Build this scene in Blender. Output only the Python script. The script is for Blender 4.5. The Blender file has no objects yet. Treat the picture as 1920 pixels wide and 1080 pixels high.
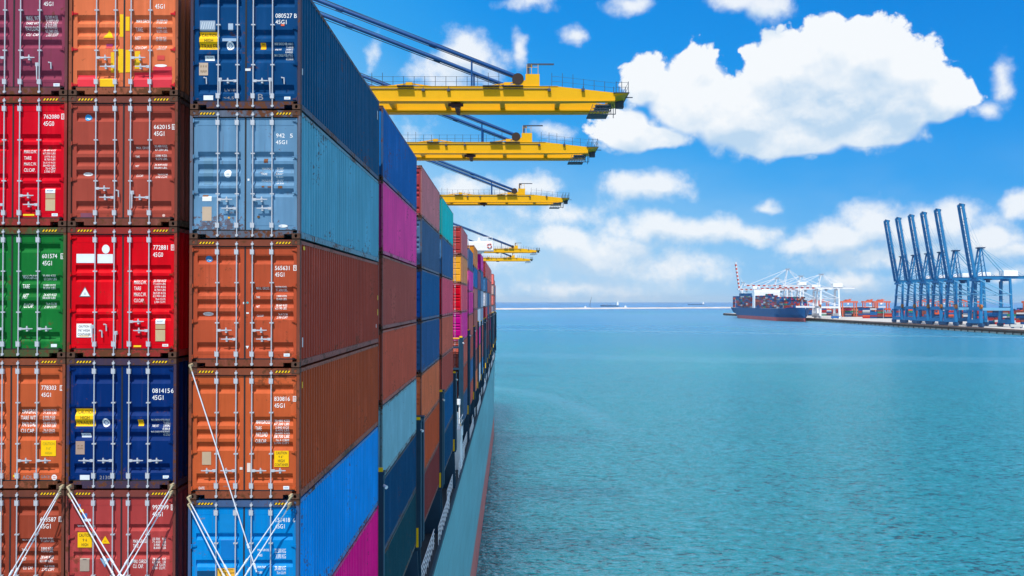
import bpy, bmesh, math, random
from mathutils import Vector, Matrix

R = math.radians
rnd = random.Random(7)
S = bpy.context.scene
COL = S.collection

# ------------------------------------------------------------------ camera, sky, sun, exposure
F = 1730.0                 # focal length in pixels of a 1920 wide picture
VX, VY = 958.0, 565.0      # vanishing point of the ship's length
CAMZ = 35.0
PITCH = math.atan(25.0 / F)

cam_d = bpy.data.cameras.new('camera')
cam_d.sensor_width = 36.0
cam_d.lens = 36.0 * F / 1920.0
cam_d.clip_start = 0.5
cam_d.clip_end = 90000.0
cam = bpy.data.objects.new('camera', cam_d)
COL.objects.link(cam)
cam.location = (0, 0, CAMZ)
cam.rotation_euler = (R(90) + PITCH, 0, -math.atan(2.0 / F))
S.camera = cam

SUN_EL, SUN_AZ = 59.0, 193.0       # azimuth clockwise from +Y
EXPOSURE = 0.0
SUN_STRENGTH = 5.0
SKY_STRENGTH = 0.15

S.view_settings.view_transform = 'Standard'
S.view_settings.look = 'None'
S.view_settings.gamma = 1.0
S.view_settings.exposure = EXPOSURE
S.view_settings.use_curve_mapping = False
S.cycles.max_bounces = 6
S.cycles.diffuse_bounces = 3
S.cycles.glossy_bounces = 3
S.cycles.use_denoising = True

sun_d = bpy.data.lights.new('sun', 'SUN')
sun_d.energy = SUN_STRENGTH
sun_d.angle = R(0.5)
sun_d.color = (1.0, 0.94, 0.85)
sun = bpy.data.objects.new('sun', sun_d)
COL.objects.link(sun)
sd = Vector((math.sin(R(SUN_AZ)) * math.cos(R(SUN_EL)), math.cos(R(SUN_AZ)) * math.cos(R(SUN_EL)), math.sin(R(SUN_EL))))
sun.rotation_euler = sd.to_track_quat('Z', 'Y').to_euler()
sun.location = sd * 200


class G:
    """small helper to wire nodes"""
    def __init__(s, tree):
        s.t = tree; s.n = tree.nodes; s.l = tree.links
    def node(s, typ, **kw):
        n = s.n.new(typ)
        for k, v in kw.items(): setattr(n, k, v)
        return n
    def put(s, sock, v):
        if hasattr(v, 'is_linked') or hasattr(v, 'links'): s.l.new(v, sock)
        else: sock.default_value = v
    def m(s, op, a, b=0.0, c=None, clamp=False):
        n = s.node('ShaderNodeMath', operation=op, use_clamp=clamp)
        s.put(n.inputs[0], a); s.put(n.inputs[1], b)
        if c is not None: s.put(n.inputs[2], c)
        return n.outputs[0]
    def v(s, op, a, b=(0, 0, 0)):
        n = s.node('ShaderNodeVectorMath', operation=op)
        s.put(n.inputs[0], a)
        if op == 'SCALE': s.put(n.inputs['Scale'], b)
        else: s.put(n.inputs[1], b)
        return n.outputs['Value'] if op in ('LENGTH', 'DOT_PRODUCT', 'DISTANCE') else n.outputs['Vector']
    def noise(s, vec, scale, detail=4, rough=0.55, lac=2.0, dist=0.0):
        n = s.node('ShaderNodeTexNoise')
        s.put(n.inputs['Vector'], vec); s.put(n.inputs['Scale'], scale)
        n.inputs['Detail'].default_value = detail; n.inputs['Roughness'].default_value = rough
        n.inputs['Lacunarity'].default_value = lac; n.inputs['Distortion'].default_value = dist
        return n.outputs['Fac']
    def mp(s, val, a, b, c=0.0, d=1.0, typ='SMOOTHSTEP'):
        n = s.node('ShaderNodeMapRange', interpolation_type=typ)
        s.put(n.inputs['Value'], val)
        for k, x in (('From Min', a), ('From Max', b), ('To Min', c), ('To Max', d)): s.put(n.inputs[k], x)
        return n.outputs['Result']
    def mix(s, f, a, b, mode='MIX'):
        n = s.node('ShaderNodeMix', data_type='RGBA', blend_type=mode)
        s.put(n.inputs['Factor'], f); s.put(n.inputs['A'], a); s.put(n.inputs['B'], b)
        return n.outputs['Result']
    def xyz(s, x, y, z):
        n = s.node('ShaderNodeCombineXYZ')
        for i, q in enumerate((x, y, z)): s.put(n.inputs[i], q)
        return n.outputs[0]


def lin(c):
    return tuple(((x / 255) / 12.92 if x / 255 <= 0.04045 else ((x / 255 + 0.055) / 1.055) ** 2.4) for x in c)


def build_world():
    w = bpy.data.worlds.new('World'); S.world = w; w.use_nodes = True
    t = w.node_tree; t.nodes.clear(); g = G(t)
    out = g.node('ShaderNodeOutputWorld'); bg = g.node('ShaderNodeBackground')
    sky = g.node('ShaderNodeTexSky', sky_type='NISHITA', sun_disc=False, sun_elevation=R(SUN_EL), sun_rotation=R(SUN_AZ),
                 altitude=0.0, air_density=1.1, dust_density=0.35, ozone_density=2.2)
    hsv = g.node('ShaderNodeHueSaturation'); hsv.inputs['Saturation'].default_value = 1.32; hsv.inputs['Value'].default_value = 1.12
    hsv.inputs['Hue'].default_value = 0.492
    g.l.new(sky.outputs[0], hsv.inputs['Color'])
    clear = None
    co = g.node('ShaderNodeTexCoord').outputs['Generated']
    sep = g.node('ShaderNodeSeparateXYZ'); g.l.new(co, sep.inputs[0])
    az = g.m('ARCTAN2', sep.outputs[0], sep.outputs[1])
    el = g.m('ARCSINE', sep.outputs[2])
    p = g.xyz(az, el, 0.0)
    # clear air: paler towards the horizon and towards the left, deep blue overhead
    k = g.mp(el, 0.0, 0.42, 0.0, 1.0, 'LINEAR')
    k = g.m('ADD', k, g.m('ADD', g.mp(az, -0.26, 0.08, -0.44, -0.08), g.mp(az, 0.05, 0.50, 0.0, 0.20)), clamp=True)
    ramp = g.node('ShaderNodeValToRGB'); g.l.new(k, ramp.inputs[0])
    el_ = ramp.color_ramp.elements
    el_[0].position = 0.0; el_[0].color = (2.0 / 8, 4.0 / 8, 6.1 / 8, 1)
    el_[1].position = 1.0; el_[1].color = (0.0, 1.3 / 8, 4.6 / 8, 1)
    for q, c in ((.14, (1.0, 3.3, 6.0)), (.34, (.22, 2.45, 5.8)), (.58, (.06, 1.95, 5.5))):
        e_ = el_.new(q); e_.color = tuple(x / 8 for x in c) + (1,)
    clear = g.v('SCALE', ramp.outputs[0], 8.0)
    skyc = g.mix(0.985, hsv.outputs[0], clear)
    # clouds that can be seen over the harbour: centre and half size in degrees of azimuth and elevation
    def ae(u, v, ru, rv):
        x, z = (u - VX) / F, (VY - v) / F
        a = math.atan(x); e = math.atan(z * math.cos(a))
        return a, e, ru / F * math.cos(a) ** 2, rv / F * math.cos(a)
    big = [(1172, 240, 74, 48, 1), (1212, 150, 54, 58, 1), (1300, 180, 95, 92, 1), (1400, 215, 130, 88, 1), (1475, 130, 85, 84, 1),
           (1560, 75, 60, 54, 1), (1640, 85, 82, 66, 1), (1710, 130, 85, 80, 1), (1768, 180, 65, 62, 1), (1590, 190, 180, 92, 1), (1470, 262, 160, 46, 1),
           (1640, 245, 120, 44, 1), (1310, 118, 44, 38, 1), (1225, 262, 80, 30, .9), (1560, 150, 90, 70, 1), (1680, 200, 110, 70, 1)]
    low = [(1500, 455, 60, 22, .6), (1570, 440, 90, 45, .9), (1640, 418, 90, 50, .9), (1720, 430, 80, 50, .9), (1790, 418, 60, 52, .85), (1860, 450, 90, 45, .8), (1700, 482, 220, 35, .75), (1900, 470, 80, 30, .7),
           (1060, 448, 80, 38, .9), (1130, 480, 140, 55, .8), (1230, 430, 130, 38, .8), (1330, 430, 90, 34, .8), (1400, 440, 80, 26, .7), (1440, 388, 30, 15, .55), (1250, 500, 180, 40, .6), (1060, 400, 120, 35, .5),
           (950, 370, 110, 40, .5), (1000, 345, 60, 28, .8), (870, 350, 80, 35, .6), (1100, 540, 230, 28, .55), (930, 470, 80, 60, .55), (1212, 348, 108, 35, .95), (1600, 530, 85, 28, .75), (1915, 380, 44, 36, .95), (1885, 515, 60, 22, .7),
           (1885, 150, 34, 44, .62), (1850, 205, 48, 18, .5), (1075, 66, 36, 22, .5), (972, 90, 20, 40, .5), (695, 115, 20, 38, .4), (1040, 245, 44, 24, .5), (875, 105, 78, 54, .8), (850, 132, 100, 42, .75),
           (1395, -8, 80, 28, .8), (1440, 10, 56, 30, .75), (1000, 2, 55, 20, .5), (1185, 5, 50, 24, .6), (700, 250, 120, 60, .4)]
    def field(vec, lst):
        cur = None
        for (u, v, ru, rv, s) in lst:
            a, e, ra, rb = ae(u, v, ru, rv)
            d = g.v('SUBTRACT', vec, (a, e, 0)); d = g.v('MULTIPLY', d, (1 / ra, 1 / rb, 0))
            f = g.m('MULTIPLY_ADD', g.v('LENGTH', d), -s * 0.9, s)
            if cur is None: cur = f
            else:
                n = g.node('ShaderNodeMath', operation='SMOOTH_MAX')
                g.put(n.inputs[0], cur); g.put(n.inputs[1], f); n.inputs[2].default_value = 0.18
                cur = n.outputs[0]
        return cur
    warp = g.node('ShaderNodeTexNoise'); g.put(warp.inputs['Vector'], p); warp.inputs['Scale'].default_value = 22; warp.inputs['Detail'].default_value = 3
    wv = g.v('SUBTRACT', warp.outputs['Color'], (0.5, 0.5, 0.5)); wv = g.v('MULTIPLY', wv, (0.03, 0.022, 0))
    pw = g.v('ADD', p, wv)
    n1 = g.noise(p, 30, 9, 0.6); n2 = g.noise(g.v('ADD', p, (0.0015, 0.007, 0)), 30, 9, 0.6)
    up_ = g.v('ADD', pw, (0, 0.022, 0)); f0 = field(pw, big); f1 = field(up_, big); l0 = field(pw, low); l1 = field(up_, low)
    d0 = g.m('MULTIPLY_ADD', g.m('SUBTRACT', n1, 0.5), 1.0, f0)
    vo = g.node('ShaderNodeTexVoronoi', feature='SMOOTH_F1'); g.put(vo.inputs['Vector'], pw); vo.inputs['Scale'].default_value = 55; vo.inputs['Detail'].default_value = 3.0
    d0 = g.m('ADD', d0, g.m('MULTIPLY', g.m('SUBTRACT', 0.42, vo.outputs['Distance']), 0.38))
    mask = g.m('MAXIMUM', g.mp(d0, -0.02, g.mp(g.m('SUBTRACT', f0, f1), -0.04, 0.12, 0.50, 0.13)), g.mp(f0, 0.22, 0.42))
    lo = g.mp(g.m('MULTIPLY_ADD', g.m('SUBTRACT', n1, 0.5), 1.15, l0), 0.0, 0.58, 0.0, 0.92)
    ltop = g.m('SUBTRACT', l0, l1)
    mask = g.m('MAXIMUM', mask, lo)
    f1 = g.m('MAXIMUM', f1, l1); f0 = g.m('MAXIMUM', f0, l0)
    # unseen cloud cover beside, behind and overhead, added to whiten the ambient light
    veil = g.noise(g.v('MULTIPLY', co, (1, 1, 3.0)), 3.1, 6, 0.6)
    side = g.m('MAXIMUM', g.mp(sep.outputs[1], 0.75, 0.45), g.mp(el, 0.40, 0.60))
    mask = g.m('MAXIMUM', mask, g.m('MULTIPLY', g.mp(veil, 0.40, 0.60), side))
    # pale thin cloud low over the sea, more to the left
    lowband = g.mp(el, 0.19, 0.0); leftish = g.mp(az, 0.28, -0.02, 0.45, 1.0)
    soft = g.mp(g.noise(g.v('MULTIPLY', p, (1, 2.2, 1)), 9, 5, 0.5), 0.30, 0.72)
    thin = g.m('MULTIPLY', g.m('MULTIPLY', lowband, leftish), g.m('MULTIPLY_ADD', soft, 0.66, 0.20))
    # light and shade inside the clouds
    lit = g.m('MULTIPLY_ADD', g.m('SUBTRACT', n1, n2), 1.2, g.m('MULTIPLY_ADD', g.m('SUBTRACT', f0, f1), 0.9, 0.93))
    body = g.mp(g.noise(g.v('MULTIPLY', pw, (1, 1.6, 1)), 15, 5, 0.6), 0.36, 0.62, 0.45, 1.0)
    grey = None        # the undersides, away from the sun
    for (u, v, ru, rv, k) in [(1560, 205, 190, 80, .75), (1700, 235, 120, 62, .7), (1230, 272, 100, 30, .5), (1400, 272, 170, 36, .6), (1210, 368, 90, 18, .5), (1120, 505, 190, 50, .7),
                           (1310, 448, 150, 26, .7), (1570, 478, 120, 30, .7), (1720, 462, 130, 38, .75), (1870, 480, 100, 26, .7), (870, 135, 80, 22, .5), (990, 372, 120, 22, .6), (1440, 20, 110, 16, .6), (1620, 545, 110, 16, .6)]:
        a, e, ra, rb = ae(u, v, ru, rv)
        d = g.v('MULTIPLY', g.v('SUBTRACT', pw, (a, e, 0)), (1 / ra, 1 / rb, 0))
        f = g.mp(g.v('LENGTH', d), 1.25, 0.30, 0.0, k * 1.25)
        grey = f if grey is None else g.m('MAXIMUM', grey, f)
    lit = g.m('SUBTRACT', lit, g.m('MULTIPLY', body, grey), clamp=True)
    ccol = g.mix(lit, (3.4, 4.6, 5.9, 1), (6.15, 6.4, 6.65, 1))
    base = g.mix(g.m('MULTIPLY', thin, 0.75, clamp=True), skyc, (4.1, 5.3, 6.2, 1))
    col = g.mix(mask, base, ccol)
    g.l.new(col, bg.inputs['Color']); bg.inputs['Strength'].default_value = SKY_STRENGTH
    g.l.new(bg.outputs[0], out.inputs[0])
    w.cycles.sampling_method = 'MANUAL'; w.cycles.sample_map_resolution = 512
build_world()

# ------------------------------------------------------------------ materials
MATS = {}
def material(name, rgb, rough=0.5, metal=0.0, var=0.12, scale=1.5, bump=0.0, emit=None):
    """paint, concrete or metal of one colour, slightly uneven"""
    if name in MATS: return MATS[name]
    m = bpy.data.materials.new(name); m.use_nodes = True; g = G(m.node_tree); b = m.node_tree.nodes['Principled BSDF']
    co = g.node('ShaderNodeTexCoord').outputs['Object']
    n = g.noise(co, scale, 5, 0.6)
    k = g.m('MULTIPLY_ADD', n, var * 2, 1 - var)
    c = g.node('ShaderNodeVectorMath', operation='SCALE'); c.inputs[0].default_value = rgb; g.l.new(k, c.inputs['Scale'])
    g.l.new(c.outputs[0], b.inputs['Base Color'])
    b.inputs['Roughness'].default_value = rough; b.inputs['Metallic'].default_value = metal
    if not metal: b.inputs['Specular IOR Level'].default_value = 0.22
    if bump:
        bn = g.node('ShaderNodeBump'); bn.inputs['Strength'].default_value = bump; bn.inputs['Distance'].default_value = 0.02
        g.l.new(n, bn.inputs['Height']); g.l.new(bn.outputs[0], b.inputs['Normal'])
    MATS[name] = m
    return m

def paint_material(name, grime, tint=1.0, dusty=0.0):
    """container paint; its colour is the object's own colour, with chalking, streaks and rust"""
    if name in MATS: return MATS[name]
    m = bpy.data.materials.new(name); m.use_nodes = True; g = G(m.node_tree); b = m.node_tree.nodes['Principled BSDF']
    oi = g.node('ShaderNodeObjectInfo'); co = g.node('ShaderNodeTexCoord').outputs['Object']
    seed = g.m('MULTIPLY', oi.outputs['Random'], 37.0)
    co = g.v('ADD', co, g.xyz(seed, seed, g.m('MULTIPLY', seed, 0.0)))
    col = oi.outputs['Color']
    big = g.noise(co, 0.55, 4, 0.6)
    streak = g.noise(g.v('MULTIPLY', co, (5.5, 5.5, 0.35)), 1.0, 4, 0.6)
    fine = g.noise(co, 9.0, 5, 0.7)
    k = g.m('ADD', g.m('MULTIPLY_ADD', big, 0.40, 0.58 * tint), g.m('MULTIPLY', streak, 0.44))
    c = g.node('ShaderNodeVectorMath', operation='SCALE'); g.l.new(col, c.inputs[0]); g.l.new(k, c.inputs['Scale'])
    c = c.outputs[0]
    chalk = g.m('MULTIPLY', g.mp(g.m('MULTIPLY', streak, big), 0.26, 0.42), 0.06 + 0.2 * grime)
    c = g.mix(g.m('MULTIPLY', chalk, 3.0, clamp=True), c, g.v('ADD', g.v('SCALE', c, 1.22), (0.016, 0.016, 0.016)))
    if dusty: c = g.mix(dusty, c, (0.20, 0.155, 0.135, 1))
    wear = g.m('ADD', g.m('MULTIPLY', fine, 0.55), g.m('MULTIPLY', big, 0.5))
    zz = g.node('ShaderNodeSeparateXYZ'); g.l.new(g.node('ShaderNodeTexCoord').outputs['Object'], zz.inputs[0])
    foot = g.m('MAXIMUM', g.mp(zz.outputs[2], 0.62, 0.12, 0.0, 0.055), g.mp(zz.outputs[2], 2.62, 2.85, 0.0, 0.045))
    run = g.noise(g.v('MULTIPLY', co, (16, 16, 0.55)), 1.0, 3, 0.6)
    c = g.mix(g.m('MULTIPLY', g.mp(run, 0.60, 0.72), 0.10 + 0.25 * grime), c, (0.10, 0.045, 0.025, 1))
    wear = g.m('ADD', wear, foot)
    rust = g.mp(wear, 0.635 - 0.05 * grime, 0.675 - 0.04 * grime, 0.0, min(1.0, 0.25 + grime))
    c = g.mix(rust, c, (0.115, 0.042, 0.02, 1))
    g.l.new(c, b.inputs['Base Color'])
    # sheet that has been knocked about
    bn = g.node('ShaderNodeBump'); bn.inputs['Strength'].default_value = 0.55; bn.inputs['Distance'].default_value = 0.03
    g.put(bn.inputs['Height'], g.m('ADD', g.noise(co, 1.6, 2, 0.5), g.m('MULTIPLY', fine, 0.05))); g.l.new(bn.outputs[0], b.inputs['Normal'])
    g.put(b.inputs['Roughness'], g.m('MULTIPLY_ADD', fine, 0.35, 0.36))
    try: b.inputs['Specular IOR Level'].default_value = 0.07
    except Exception: pass
    MATS[name] = m
    return m

PAINT = paint_material('container_paint', 0.40)
PAINT_OLD = paint_material('worn_container_paint', 0.45)
RAIL = paint_material('container_rail_paint', 0.9, 0.9, 0.36)
FRM = paint_material('container_frame_paint', 1.1, 0.85, 0.10)
CAST = material('rusty_casting', (0.085, 0.042, 0.028), 0.8, var=0.5, scale=14)
BLACK = material('black_rubber', (0.022, 0.022, 0.026), 0.7)
HOLE = material('dark_hole', (0.004, 0.003, 0.003), 1.0, var=0)
GALV = material('galvanised_steel', (0.50, 0.52, 0.57), 0.45, 0.25, var=0.2, scale=9)
WHITE = material('white_lettering', (0.86, 0.86, 0.86), 0.6, var=0.04)
YEL = material('yellow_sign_paint', (0.84, 0.50, 0.0), 0.5, var=0.08)
TAN = material('tan_plate', (0.45, 0.34, 0.24), 0.6, var=0.35, scale=40)
WPLATE = material('white_label', (0.78, 0.80, 0.82), 0.5, var=0.1, scale=10)
DBLUE = material('label_blue', (0.02, 0.16, 0.45), 0.5)
NAVY = material('navy_steel', (0.012, 0.045, 0.085), 0.5, var=0.25)
YSAFE = material('yellow_safety_paint', (0.85, 0.50, 0.0), 0.5)
WSTEEL = material('white_steel', (0.80, 0.82, 0.84), 0.45, var=0.06)

# ------------------------------------------------------------------ mesh builder and object helpers
class MB:
    def __init__(s): s.v = []; s.f = []; s.mi = []; s.sm = []
    def add(s, vs, fs, mi=0, smooth=False):
        o = len(s.v); s.v.extend([tuple(q) for q in vs])
        for f in fs: s.f.append([i + o for i in f]); s.mi.append(mi); s.sm.append(smooth)
    def box(s, x0, x1, y0, y1, z0, z1, mi=0):
        if x1 < x0: x0, x1 = x1, x0
        if y1 < y0: y0, y1 = y1, y0
        if z1 < z0: z0, z1 = z1, z0
        s.add([(x0, y0, z0), (x1, y0, z0), (x1, y1, z0), (x0, y1, z0), (x0, y0, z1), (x1, y0, z1), (x1, y1, z1), (x0, y1, z1)],
              [(0, 3, 2, 1), (4, 5, 6, 7), (0, 1, 5, 4), (1, 2, 6, 5), (2, 3, 7, 6), (3, 0, 4, 7)], mi)
    def hexa(s, bot, top, mi=0):
        s.add(list(bot) + list(top), [(0, 3, 2, 1), (4, 5, 6, 7), (0, 1, 5, 4), (1, 2, 6, 5), (2, 3, 7, 6), (3, 0, 4, 7)], mi)
    def beam(s, p0, p1, w, h, mi=0, up=(0, 0, 1), w1=None, h1=None):
        p0, p1 = Vector(p0), Vector(p1); d = (p1 - p0).normalized(); up = Vector(up)
        if abs(d.dot(up)) > 0.97: up = Vector((0, 1, 0)) if abs(d.y) < .9 else Vector((1, 0, 0))
        a = d.cross(up).normalized(); b = a.cross(d).normalized()
        w1 = w if w1 is None else w1; h1 = h if h1 is None else h1
        q0 = [p0 + a * (sx * w / 2) + b * (sy * h / 2) for sx, sy in ((-1, -1), (1, -1), (1, 1), (-1, 1))]
        q1 = [p1 + a * (sx * w1 / 2) + b * (sy * h1 / 2) for sx, sy in ((-1, -1), (1, -1), (1, 1), (-1, 1))]
        s.add(q0 + q1, [(0, 1, 2, 3), (4, 7, 6, 5), (0, 4, 5, 1), (1, 5, 6, 2), (2, 6, 7, 3), (3, 7, 4, 0)], mi)
    def cyl(s, p0, p1, r, n=8, r1=None, mi=0, caps=True):
        p0, p1 = Vector(p0), Vector(p1); d = (p1 - p0).normalized(); r1 = r if r1 is None else r1
        up = Vector((0, 0, 1)) if abs(d.z) < .9 else Vector((1, 0, 0))
        a = d.cross(up).normalized(); b = a.cross(d).normalized()
        c = [(math.cos(2 * math.pi * i / n), math.sin(2 * math.pi * i / n)) for i in range(n)]
        vs = [p0 + (a * x + b * y) * r for x, y in c] + [p1 + (a * x + b * y) * r1 for x, y in c]
        s.add(vs, [(i, (i + 1) % n, n + (i + 1) % n, n + i) for i in range(n)], mi, True)
        if caps: s.add(vs, [tuple(range(n - 1, -1, -1)), tuple(range(n, 2 * n))], mi)
    def prism(s, pts, ax, a0, a1, mi=0):
        """polygon pts in the two other axes, extruded along axis ax"""
        n = len(pts)
        def P(p, a):
            return {'x': (a, p[0], p[1]), 'y': (p[0], a, p[1]), 'z': (p[0], p[1], a)}[ax]
        vs = [P(p, a0) for p in pts] + [P(p, a1) for p in pts]
        s.add(vs, [tuple(range(n)), tuple(range(2 * n - 1, n - 1, -1))] + [(i, n + i, n + (i + 1) % n, (i + 1) % n) for i in range(n)], mi)
    def mesh(s, name, mats, fix=True):
        me = bpy.data.meshes.new(name); me.from_pydata(s.v, [], s.f)
        for m in (mats if isinstance(mats, (list, tuple)) else [mats]): me.materials.append(m)
        for p, mi, sm in zip(me.polygons, s.mi, s.sm): p.material_index = mi; p.use_smooth = sm
        if fix:
            bm = bmesh.new(); bm.from_mesh(me); bmesh.ops.recalc_face_normals(bm, faces=bm.faces); bm.to_mesh(me); bm.free()
        return me
    def build(s, name, mats, parent=None, **kw): return obj(name, s.mesh(name, mats), parent, **kw)


def obj(name, me, parent=None, loc=None, rot=None, color=None, label=None, cat=None, group=None, kind=None, scale=None):
    o = bpy.data.objects.new(name, me); COL.objects.link(o)
    if parent is not None: o.parent = parent
    if loc is not None: o.location = loc
    if rot is not None: o.rotation_euler = rot
    if scale is not None: o.scale = scale
    if color is not None: o.color = (color[0], color[1], color[2], 1)
    tag(o, label, cat, group, kind)
    return o

def tag(o, label=None, cat=None, group=None, kind=None):
    if label: o['label'] = label
    if cat: o['category'] = cat
    if group: o['group'] = group
    if kind: o['kind'] = kind

def thing(name, label, cat, loc=(0, 0, 0), group=None, rot=None):
    return obj(name, None, None, loc=loc, rot=rot, label=label, cat=cat, group=group)

def copy_tree(o, parent=None):
    c = o.copy(); COL.objects.link(c)
    if parent is not None: c.parent = parent
    for ch in list(o.children): copy_tree(ch, c)
    return c

# ------------------------------------------------------------------ water, quays, breakwater
def water_material():
    m = bpy.data.materials.new('harbour_water'); m.use_nodes = True; g = G(m.node_tree); b = m.node_tree.nodes['Principled BSDF']
    co = g.node('ShaderNodeTexCoord').outputs['Object']
    warp = g.node('ShaderNodeTexNoise'); g.put(warp.inputs['Vector'], co); warp.inputs['Scale'].default_value = 0.05
    cw = g.v('ADD', co, g.v('SCALE', warp.outputs['Color'], 3.0))
    a1 = g.noise(g.v('MULTIPLY', cw, (0.40, 0.55, 1)), 1.0, 3, 0.6)
    a2 = g.noise(g.v('MULTIPLY', cw, (1.0, 1.35, 1)), 1.0, 3, 0.6)
    a3 = g.noise(g.v('MULTIPLY', cw, (0.035, 0.06, 1)), 1.0, 2, 0.5)
    sep = g.node('ShaderNodeSeparateXYZ'); g.l.new(co, sep.inputs[0])
    dist = g.v('LENGTH', co)
    h = g.m('ADD', g.m('MULTIPLY', a1, 1.0), g.m('MULTIPLY', a2, 0.55))
    h = g.m('ADD', h, g.m('MULTIPLY', a3, 1.2))
    bn = g.node('ShaderNodeBump'); bn.inputs['Distance'].default_value = 1.0
    g.l.new(h, bn.inputs['Height'])
    g.put(bn.inputs['Strength'], g.mp(dist, 100, 2500, 1.0, 0.42, 'LINEAR'))
    # greener shallow water near, bluer water far away, wandering patches, and faint wakes
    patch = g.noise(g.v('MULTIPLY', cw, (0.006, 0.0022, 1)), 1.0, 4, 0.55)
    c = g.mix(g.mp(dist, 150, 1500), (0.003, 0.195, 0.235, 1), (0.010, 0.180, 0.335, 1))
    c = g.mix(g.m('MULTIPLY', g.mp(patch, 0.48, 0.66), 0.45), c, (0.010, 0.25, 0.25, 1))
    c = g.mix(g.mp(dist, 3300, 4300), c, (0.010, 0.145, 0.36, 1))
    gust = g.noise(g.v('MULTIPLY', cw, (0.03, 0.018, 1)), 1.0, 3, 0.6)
    # wavelet light and shade put into the colour: dark troughs, paler backs
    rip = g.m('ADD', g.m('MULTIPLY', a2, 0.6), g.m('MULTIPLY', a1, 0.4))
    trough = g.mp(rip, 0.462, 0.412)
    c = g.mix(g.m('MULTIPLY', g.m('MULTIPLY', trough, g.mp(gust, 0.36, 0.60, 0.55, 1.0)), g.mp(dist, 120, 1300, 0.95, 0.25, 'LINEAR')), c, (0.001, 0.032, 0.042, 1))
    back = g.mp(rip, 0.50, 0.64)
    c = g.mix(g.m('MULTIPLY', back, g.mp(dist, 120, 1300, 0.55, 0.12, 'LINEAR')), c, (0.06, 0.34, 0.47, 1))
    # turning wake: an arc on the water, and two long straight wakes beyond it
    d = g.v('LENGTH', g.v('MULTIPLY', g.v('SUBTRACT', cw, (-22, 232, 0)), (1 / 52.0, 1 / 150.0, 0)))
    arc = g.mp(g.m('ABSOLUTE', g.m('SUBTRACT', d, 1.0)), 0.12, 0.01)
    arc = g.m('MULTIPLY', arc, g.mp(sep.outputs[1], 205, 300)); arc = g.m('MULTIPLY', arc, 0.13)
    def wake(y0, slope, wdt, k):
        yy = g.m('SUBTRACT', sep.outputs[1], g.m('MULTIPLY_ADD', sep.outputs[0], slope, y0))
        yy = g.m('ADD', yy, g.m('MULTIPLY', g.m('SUBTRACT', patch, 0.5), wdt * 3))
        return g.m('MULTIPLY', g.mp(g.m('ABSOLUTE', yy), wdt, wdt * 0.2), k)
    foam = g.m('MAXIMUM', arc, g.m('MAXIMUM', wake(1160, -0.55, 26, 0.20), wake(1420, 0.9, 45, 0.15)))
    foam = g.m('MAXIMUM', foam, wake(600, -0.2, 45, 0.12))
    c = g.mix(foam, c, (0.20, 0.40, 0.52, 1))
    # rough sea: never a full mirror, even at a low angle
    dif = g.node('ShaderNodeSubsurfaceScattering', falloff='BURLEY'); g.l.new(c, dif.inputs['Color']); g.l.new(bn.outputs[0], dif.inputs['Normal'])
    dif.inputs['Scale'].default_value = 45.0; dif.inputs['Radius'].default_value = (.7, 1.0, 1.0)
    gl = g.node('ShaderNodeBsdfGlossy'); gl.inputs['Color'].default_value = (.80, .95, 1, 1); g.l.new(bn.outputs[0], gl.inputs['Normal'])
    g.put(gl.inputs['Roughness'], g.m('ADD', g.m('MULTIPLY', foam, 0.25), g.mp(dist, 100, 2500, 0.12, 0.42, 'LINEAR')))
    fr = g.node('ShaderNodeFresnel'); fr.inputs['IOR'].default_value = 1.45; g.l.new(bn.outputs[0], fr.inputs['Normal'])
    mx = g.node('ShaderNodeMixShader'); g.put(mx.inputs[0], g.m('MINIMUM', fr.outputs[0], g.mp(dist, 100, 3000, 0.8, 0.33, 'LINEAR')))
    g.l.new(dif.outputs[0], mx.inputs[1]); g.l.new(gl.outputs[0], mx.inputs[2])
    g.l.new(mx.outputs[0], m.node_tree.nodes['Material Output'].inputs[0]); g.n.remove(b)
    return m
mb = MB(); mb.add([(-25000, -300, 0), (25000, -300, 0), (25000, 32000, 0), (-25000, 32000, 0)], [(0, 1, 2, 3)])
mb.build('water', water_material(), kind='structure')

CONC = material('quay_concrete', (0.46, 0.44, 0.41), 0.85, var=0.18, scale=0.05)
FASCIA = material('quay_wall_dark', (0.045, 0.035, 0.032), 0.9, var=0.4, scale=0.3)
CURB = material('quay_edge_brown', (0.22, 0.11, 0.08), 0.8, var=0.3, scale=0.2)
ROCK = material('breakwater_rock', (0.50, 0.46, 0.43), 0.9, var=0.3, scale=0.02)

QX = 530.0
mb = MB()
mb.box(QX, 2300, 420, 2300, -3, 4.4, 0)
mb.box(QX + 1, 2300, 420, 2300, 4.4, 5.5, 0)
mb.build('quay', [CONC], kind='structure')
mb = MB(); mb.box(QX - 0.6, QX, 420, 2300, 1.6, 4.0)
mb.box(QX - 0.35, QX + 0.99, 420, 2300, 4.404, 5.56, 1)
for i in range(118):
    y = 428 + i * 16
    mb.box(QX - 0.9, QX - 0.601, y, y + 2.0, -1, 3.9, 0)
mb.build('quay_edge', [FASCIA, CURB], kind='structure')
mb = MB(); mb.box(-190, -57.5, -200, 900, -3, 5.0)
mb.build('ship_quay', [CONC], kind='structure')
# rubble breakwater far out
mb = MB()
pts = [(-900 + i * 60, 3430 + (i * 60) * 0.62 + rnd.uniform(-4, 4)) for i in range(52)]
for (x0, y0), (x1, y1) in zip(pts[:-1], pts[1:]):
    h0, h1 = 6.3 + rnd.uniform(-.7, .7), 6.3 + rnd.uniform(-.7, .7)
    mb.hexa([(x0, y0 - 16, -1), (x1, y1 - 16, -1), (x1, y1 + 16, -1), (x0, y0 + 16, -1)],
            [(x0, y0 - 6, h0), (x1, y1 - 6, h0), (x1, y1 + 6, h0), (x0, y0 + 6, h0)])
mb.build('breakwater', ROCK, kind='structure')

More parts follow.
